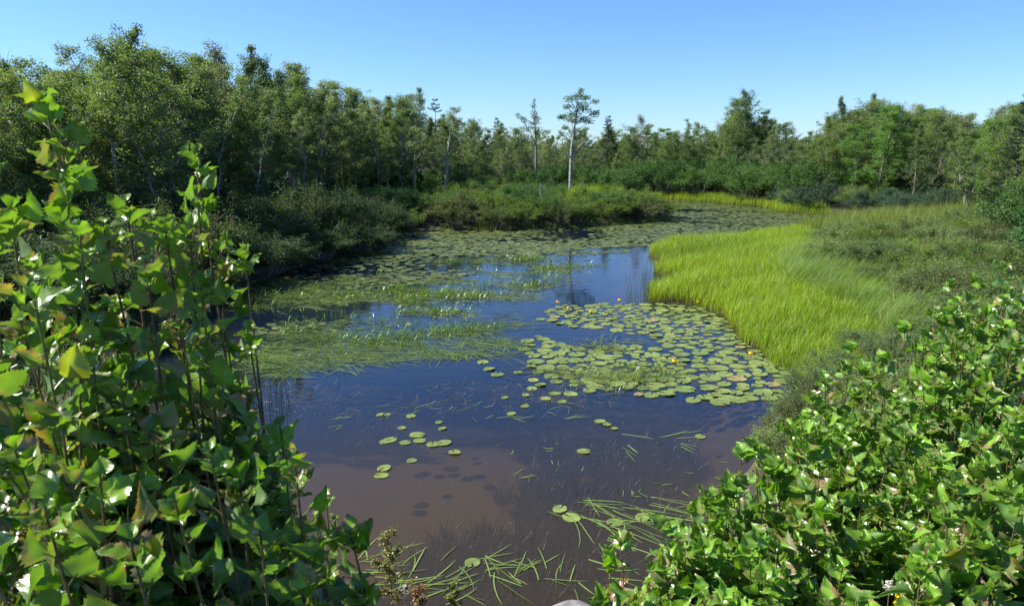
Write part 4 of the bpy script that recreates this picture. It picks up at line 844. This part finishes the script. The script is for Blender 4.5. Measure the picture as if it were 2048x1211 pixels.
def sapling(name, label, base, stems, seed, leafL=(.05, .085), inter=.045, tpl=TPL_MID, start=.3, twig=.35, group=None, cols=None, dryp=.12, stemr=.0038, stemm=None, cat='sapling', keep=None, twl=(.15, .35), tiplight=.8):
    """stems: tips (world). Every stem goes from the base to its tip, with alternate leaves and side twigs"""
    r = np.random.default_rng(seed); root = empty(name, base); base = np.array(base, float); LB = MB(); dryl = []
    lp, la, ln_, ll, lt, ld = [], [], [], [], [], []
    cols = cols or ((.032, .095, .010), (.085, .19, .016), (.18, .28, .025))
    PB = MB()
    def along(P, radius, f0, leaf_scale, spc, young):
        seg = np.linalg.norm(np.diff(P, axis=0), axis=1); cum = np.concatenate([[0], np.cumsum(seg)]); tot = cum[-1]; s = f0 * tot; k = r.integers(10)
        while s < tot:
            f = s / tot; p = np.array([np.interp(s, cum, P[:, c]) for c in range(3)]); d = norm(np.array([np.interp(min(s + .01, tot), cum, P[:, c]) - np.interp(s - .01, cum, P[:, c]) for c in range(3)]))
            az = k * 2.39 + r.normal(0, .3); k += 1
            h = norm(np.cross(d, [math.cos(az), math.sin(az), .1])); out = norm(h * 1.0 + d * .55)
            pet = r.uniform(.015, .03); q = p + out * pet; near_tip = f > .9
            ax = norm(out * .8 + h * .4 + np.array([0, 0, -r.uniform(.1, 1.0)]) + r.normal(0, .2, 3)) if not (near_tip and young) else norm(out + d * 1.0)
            nn = np.array([0, 0, 1.0]) + h * r.uniform(.0, .7) + r.normal(0, .35, 3)
            L = r.uniform(*leafL) * leaf_scale * (1 - .45 * max(0, (f - .8) / .2) * young)
            if keep is None or keep(q + ax * L * .5, L):
                lp.append(q); la.append(ax); ln_.append(nn); ll.append(L)
                tube(PB, [p, (p + q) / 2 + np.array([0, 0, .002]), q + ax * L * .05], [.0013, .001, .0009], 4, (.16, .15, .05))
                a = r.random(); yl = max(0, (f - .75) / .25) * tiplight * young
                c = np.array(cols[0]) * (1 - a) + np.array(cols[1]) * a; c = c * (1 - yl) + np.array(cols[2]) * yl; x_ = r.random()
                if x_ < .008 and f < .85: c = np.array([.2, .11, .04])
                elif x_ < .025: c = np.array([.2, .22, .03])
                lt.append(c); ld.append(r.uniform(.4, 1) if r.random() < dryp else r.uniform(0, .35))
            s += spc * r.uniform(.75, 1.3)
    for tip in stems:
        tip = np.array(tip, float); mid = base * .5 + tip * .5; hor = tip - base; ctrl = base + np.array([hor[0] * .55, hor[1] * .55, hor[2] * .35]) + r.normal(0, .04, 3)
        u = np.linspace(0, 1, 16)[:, None]; P = base * (1 - u) ** 2 + ctrl * 2 * u * (1 - u) + tip * u ** 2 + np.cumsum(r.normal(0, .004, (16, 3)), 0) * (1 - u); P = P + 0
        b0 = base + np.array([r.normal(0, .05), r.normal(0, .05), 0]); P = P + (b0 - base) * (1 - u)
        sb = MB(); ln = np.linalg.norm(tip - base); tube(sb, P - base, np.linspace(stemr * (1 + ln * .3), .0014, 16), 7)
        along(P, 0, start, 1, inter, 1)
        for q_ in range(4):
            dt = norm(P[-1] - P[-3]); az = q_ * 1.9; h = norm(np.cross(dt, [math.cos(az), math.sin(az), .1])); ax = norm(dt * .8 + h * .8 + r.normal(0, .15, 3)); L = r.uniform(*leafL) * (.45 + .1 * q_)
            lp.append(P[-1] - dt * .012 * q_ + h * .004); la.append(ax); ln_.append(np.array([0, 0, 1.]) - h * .5 + r.normal(0, .3, 3)); ll.append(L)
            lt.append(np.array(cols[1]) * (1 - tiplight * .8) + np.array(cols[2]) * tiplight * .8); ld.append(r.uniform(0, .5))
        nt_ = int(ln * twig * 22)
        for k in range(nt_):
            f = r.uniform(start * .9, .85); i = min(14, int(f * 15)); p = P[i]; d = norm(P[i + 1] - P[i]); a = r.uniform(0, 6.28)
            h = norm(np.cross(d, [math.cos(a), math.sin(a), .1])); dd = norm(h + d * .9); L2 = r.uniform(*twl) * (1.15 - f); Q = p + dd * L2 * np.linspace(0, 1, 6)[:, None] + np.array([0, 0, .05]) * (np.linspace(0, 1, 6)[:, None] ** 2) * L2
            tube(sb, Q - base, np.linspace(.0028, .001, 6), 5); along(Q, 0, .2, .85, inter * .8, .6)
        sb.build('stem', stemm or M_STEM, root)
    if lp:
        big_leaves(LB, dryl, np.array(lp) - base, np.array(la), np.array(ln_), np.array(ll), np.array(lt) * r.uniform(.65, 1.35, (len(lt), 1)), np.array(ld), tpl, r)
        m_ = sum(len(v) for v in PB.V); dryl.append(np.zeros(m_))
        for v_, f_, t_, u_ in zip(PB.V, PB.F, PB.T, PB.U): LB.V.append(v_ - base); LB.T.append(t_); LB.U.append(u_ + np.array([.5, .5]))
        LB.F += [f_ + LB.n for f_ in PB.F]; LB.n += m_
        o = LB.build('foliage', M_LEAF, root); a = o.data.attributes.new('dry', 'FLOAT', 'POINT'); a.data.foreach_set('value', np.concatenate(dryl).astype(np.float32))
    tag(root, label, cat, group); return len(lp)
def keep_left(q, L):
    d = (q - np.array([0, 0, CAM_H])); z = d @ FW
    if z < .62: return False
    px = 1024 + FPX * d[0] / z; py = 605.5 - FPX * (d @ UPV) / z
    lim = np.interp(py, [0, 170, 300, 430, 500, 620, 760, 840, 870, 960, 1040, 1211, 1500], [160, 180, 190, 450, 500, 510, 500, 520, 605, 620, 740, 760, 900])
    if px < 330 and py < 430: lim = np.interp(py, [0, 380, 420, 440], [190, 215, 300, 400])
    if 330 <= px and py < 430: lim = 440 if px > 345 else 0
    return px < lim
def ground_pt(x, y): return (x, y, float(gh(x, y)) - .05)
tot = 0
GL = 'birch saplings in the left foreground'
tot += sapling('birch_sapling', 'tall birch sapling with one stem rising against the trees at the left', ground_pt(-.72, 1.15),
    [at(88, 196, .95), at(122, 275, .96), at(128, 345, .97), at(20, 420, .95), at(-60, 300, 1.0), at(160, 470, .95), at(60, 560, .85)], 201, leafL=(.042, .066), tpl=TPL_BIG, start=.35, twig=1.2, group=GL, keep=keep_left, dryp=.4, inter=.03, stemm=M_STEMG)
tot += sapling('birch_sapling', 'birch sapling with a second leafy spike above the dark left bank', ground_pt(-.5, 1.25),
    [at(388, 305, 1.05), at(395, 385, 1.06), at(380, 450, 1.0), at(205, 445, 1.0), at(250, 400, 1.05), at(300, 430, 1.1), at(440, 500, 1.1), at(330, 455, 1.0), at(290, 520, .95), at(400, 560, 1.0)], 202, leafL=(.038, .06), tpl=TPL_BIG, start=.35, twig=1.2, group=GL, keep=keep_left, dryp=.3, inter=.03)
tot += sapling('birch_sapling', 'birch sapling with leaves hanging over the water beside the reeds', ground_pt(-.42, 1.35),
    [at(490, 505, 1.15), at(440, 560, 1.1), at(495, 660, 1.15), at(465, 760, 1.1), at(410, 700, 1.0), at(360, 640, .95)], 203, leafL=(.038, .06), tpl=TPL_BIG, start=.3, twig=1.35, group=GL, keep=keep_left, dryp=.25, inter=.03)
tot += sapling('birch_sapling', 'birch sapling with large glossy leaves in the lower left corner', ground_pt(-.6, .95),
    [at(40, 640, .92), at(160, 680, .95), at(120, 820, .88), at(240, 760, .95), at(300, 860, .95), at(30, 900, .86), at(200, 950, .84), at(90, 1020, .78)], 204, leafL=(.042, .07), tpl=TPL_BIG, start=.3, twig=1.35, group=GL, keep=keep_left, dryp=.3, inter=.03)
tot += sapling('birch_sapling', 'low birch sapling with dark shaded leaves at the bottom left', ground_pt(-.3, 1.05),
    [at(420, 900, .85), at(480, 960, .9), at(350, 1000, .8), at(560, 850, 1.0), at(590, 930, .95), at(520, 1060, .85), at(260, 1080, .75)], 205, leafL=(.042, .066), tpl=TPL_BIG, start=.35, twig=1.35, group=GL, keep=keep_left, dryp=.15, inter=.034, tiplight=.4)
tot += sapling('birch_sapling', 'birch sapling with a big dark leaf beside the yellow dock stalk', ground_pt(-.12, 1.25),
    [at(700, 1060, .98), at(640, 1130, .95), at(720, 1180, 1.0), at(600, 1180, .9), at(560, 1090, .95)], 206, leafL=(.044, .072), tpl=TPL_BIG, start=.45, twig=1.2, group=GL, keep=keep_left, dryp=.15, inter=.034, tiplight=.5)
tot += sapling('birch_sapling', 'small pale birch shoot standing over the brown water', ground_pt(-.45, 1.9), [at(652, 990, 1.7), at(630, 1030, 1.75)], 207, leafL=(.035, .05), tpl=TPL_MID, start=.6, twig=.15, group=GL, dryp=.3, inter=.03)
tot += sapling('birch_sapling', 'birch sapling behind the others at the left edge', ground_pt(-1.15, 1.5),
    [at(-20, 480, 1.4), at(60, 520, 1.5), at(150, 560, 1.5), at(-100, 400, 1.3), at(230, 600, 1.5), at(100, 700, 1.4), at(300, 700, 1.5), at(380, 780, 1.5)], 208, leafL=(.045, .065), tpl=TPL_MID, start=.2, twig=1.2, group=GL, keep=keep_left, dryp=.2)
tot += sapling('birch_sapling', 'unseen birch sapling added beyond the left edge to shade the others', ground_pt(-1.25, 1.0),  # out of frame, added to throw shade on the lower left leaves
    [at(-150, 420, 1.1), at(-260, 350, 1.15), at(-200, 600, 1.0), at(-350, 500, 1.1), at(-120, 760, .95), at(-300, 250, 1.3)], 209, leafL=(.042, .066), tpl=TPL_MID, start=.25, twig=1.2, group=GL, keep=keep_left)
print('LEFT', tot)
# right: depth by picture row
def dR(px, py): return float(np.interp(py, [540, 640, 760, 900, 1050, 1211, 1400], [3.9, 3.3, 2.8, 2.35, 2.0, 1.75, 1.5])) * (1 - .18 * ss((px - 1650) / 400)) 
edge = np.array([(560, 1905), (600, 1870), (650, 1800), (700, 1680), (760, 1615), (820, 1560), (870, 1480), (920, 1455), (1000, 1385), (1060, 1215), (1100, 1200), (1211, 1165), (1500, 1100)])
def keep_right(q, L):
    d = (q - np.array([0, 0, CAM_H])); z = d @ FW
    if z < 1.1: return False
    px = 1024 + FPX * d[0] / z; py = 605.5 - FPX * (d @ UPV) / z
    return px > np.interp(py, edge[:, 0], edge[:, 1]) - 4 and py < 1330 and px < 2700
spots = [
 (1905, 560, 'sapling with pale upright leaves standing up against the right marsh'), (2010, 530, 'sapling at the right edge reaching above the marsh shrubs'), (1810, 650, 'sapling with light green tips in front of the grey shrubs'), (1700, 690, 'slim sapling beside the near end of the marsh grass'),
 (1960, 690, 'sapling with brown stems in the upper right thicket'), (1625, 790, 'sapling overhanging the water corner by the pads'), (1780, 820, 'sapling in the thick middle of the right thicket'), (2040, 830, 'dark leaved sapling cut by the right edge'),
 (1510, 885, 'sapling with curled leaves arching over the water'), (1640, 930, 'sapling with mid green leaves below the water corner'), (1860, 960, 'sapling with a straight brown stem in the lower right'), (1420, 1000, 'sapling leaning out over the drifting grass'),
 (1560, 1040, 'low sapling with a few reddish leaves in the thicket'), (1740, 1080, 'low sapling above the yellow flowers'), (1960, 1100, 'low dark sapling in the bottom right corner'), (1240, 1075, 'small leafy sapling farthest left of the right thicket'),
 (1960, 560, 'sapling topping the thicket just left of the right edge'), (2045, 600, 'sapling half cut by the right edge above the thicket'), (1870, 620, 'sapling with pale tips between the two tallest at the right'), (1760, 730, 'spreading sapling in the upper middle of the thicket'), (1900, 780, 'full leaved sapling right of the thicket middle'), (1680, 860, 'full leaved sapling left of the thicket middle'), (1980, 950, 'dense sapling above the dark bottom corner'), (1820, 1060, 'broad leaved sapling just above the white wildflower'),
 (1580, 850, 'sapling bending over the open water just below the pads'), (1535, 930, 'sapling with thin shoots at the water side of the thicket'), (1465, 965, 'sapling with hanging leaves over the brown water'), (1405, 1065, 'sapling reaching over the far end of the drifting grass'),
 (2170, 760, 'sapling beyond the right edge of the thicket'), (2230, 980, 'low sapling beyond the bottom right corner'), (2350, 820, 'outermost sapling of the right thicket'),
 (1330, 1110, 'small sapling with a torn pale leaf at the bottom middle'), (1450, 1130, 'low sapling at the bottom right of the water'), (1620, 1180, 'low sapling at the bottom edge of the thicket')]
r = np.random.default_rng(91); tot = 0
for k, (px, py, lab) in enumerate(spots):
    d0 = dR(px, py); b = at(px + r.uniform(-20, 60), py, d0); bx, by = b[0] + r.uniform(0, .12), b[1] - r.uniform(-.1, .2)
    tips = [at(px, py, d0)]
    for j in range(9):
        qx = px + r.uniform(-95, 150) * (2.4 / d0); qy = py + r.uniform(10, 190)
        if qx < np.interp(qy, edge[:, 0], edge[:, 1]) + 15: qx = np.interp(qy, edge[:, 0], edge[:, 1]) + r.uniform(15, 60)
        tips.append(at(qx, qy, dR(qx, qy) + r.uniform(-.15, .2)))
    bz = min(float(gh(bx, by)), min(t[2] for t in tips) - .35)
    tot += sapling('alder_sapling' if k % 4 == 2 else 'birch_sapling', lab, (bx, by, bz), tips, 300 + k, leafL=(.05, .1), tpl=TPL_MID, start=.3, twig=.52, inter=.04, group='saplings of the right thicket', keep=keep_right, dryp=.12,
        cols=((.035, .115, .010), (.09, .205, .018), (.17, .30, .03)), twl=(.12, .3))
print('RIGHT', tot)
# ------------------------------------------------------------------ dock and goldenrod, rock
def flower_stalk(name, label, base, tip, seed, col, cat, n=160, spread=.022, part='seed_heads', frac=.45, bsize=.006):
    r = np.random.default_rng(seed); base = np.array(base); tip = np.array(tip); root = empty(name, base); sb = MB(); fb = MB(); u = np.linspace(0, 1, 10)[:, None]
    P = (tip - base) * u + np.cumsum(r.normal(0, .004, (10, 3)), 0) * (1 - u); tube(sb, P, np.linspace(.004, .0015, 10), 6); ax = norm(tip - base); ln = np.linalg.norm(tip - base)
    for b in range(9):
        f = 1 - frac * (b / 9) ** .9; o = (tip - base) * f; a = b * 2.4; d = norm(np.array([math.cos(a), math.sin(a), .8])); l2 = spread * (1.5 + b * .35); e = o + d * l2; tube(sb, [o, e], [.0015, .0008], 4)
        m = n // 9; q = o + d * l2 * r.random((m, 1)) + r.normal(0, spread * .33, (m, 3)); leafquads(fb, q, bsize * 1.6, bsize * 1.2, np.array(col) * r.uniform(.7, 1.3, (m, 1)), r=r)
        leafquads(fb, q + r.normal(0, .002, (m, 3)), bsize * 1.6, bsize * 1.2, np.array(col) * r.uniform(.7, 1.3, (m, 1)), r=r)
    sb.build('stem', M_STEM, root); fb.build(part, M_PETAL, root, smooth=False)
    return tag(root, label, cat)
def stalk_at(name, label, px, py, d, seed, col, cat, h=None, **kw):
    t = at(px, py, d); b = np.array([t[0] + .03, t[1], float(gh(t[0], t[1])) - .03]); return flower_stalk(name, label, b, t, seed, col, cat, **kw)
stalk_at('dock_plant', 'tall yellow green dock stalk standing before the brown water', 775, 1072, 2.5, 1, (.2, .2, .04), 'plant', n=620, frac=.3, spread=.024, bsize=.007)
stalk_at('dock_plant', 'short yellow green dock stalk at the bottom of the water', 906, 1168, 2.5, 2, (.22, .22, .05), 'plant', n=340, spread=.013, frac=.2)
stalk_at('dock_plant', 'rusty brown dock stalk at the bottom edge of the picture', 832, 1182, 2.4, 3, (.22, .13, .04), 'plant', n=500, frac=.25, spread=.02)
for px, py, d, s in ((1805, 1190, 1.75, 4), (1822, 1197, 1.72, 5), (1838, 1186, 1.78, 6)):
    stalk_at('goldenrod_plant', {4: 'goldenrod with small yellow heads left of its two neighbours', 5: 'goldenrod with the largest yellow head at the bottom right', 6: 'goldenrod with yellow head right of its two neighbours'}[s], px, py, d, s, (.75, .55, .02), 'flower', n=150, spread=.008, part='flower_heads', frac=.08, bsize=.004)
stalk_at('white_wildflower', 'small white wildflower head in the right thicket above the goldenrod', 1780, 1164, 1.8, 7, (.6, .6, .56), 'flower', n=90, spread=.005, part='flower_heads', frac=.04, bsize=.004)
def rock(name, label, loc, s, seed):
    import bmesh
    bm = bmesh.new(); bmesh.ops.create_icosphere(bm, subdivisions=4, radius=1); r = np.random.default_rng(seed); fs = [(norm(r.normal(size=3)), r.uniform(.55, .85)) for _ in range(14)]
    for v in bm.verts:
        p = np.array(v.co)
        for nrm, dd in fs:
            e = p @ nrm - dd
            if e > 0: p = p - nrm * e * .9
        p = p * (1 + .03 * vnoise(p[0] * 6, p[1] * 6 + p[2] * 5, 1, 3)); v.co = Vector(p * np.array(s))
    me = bpy.data.meshes.new(name); bm.to_mesh(me); bm.free(); me.materials.append(M_ROCK); o = bpy.data.objects.new(name, me); C.objects.link(o); o.location = loc; o.rotation_euler = (.1, .05, seed)
    for p in me.polygons: p.use_smooth = True
    tag(o, label, 'rock')
p = on(1125, 1222, .1); rock('rock', 'grey boulder just breaking the bottom edge between the thickets', (p[0], p[1] - .1, .03), (.3, .24, .2), 3)
p = on(808, 1180, .05); rock('rock', 'pale stone at the waterline under the dock stalks', (p[0], p[1] + .1, -.04), (.1, .08, .06), 5)
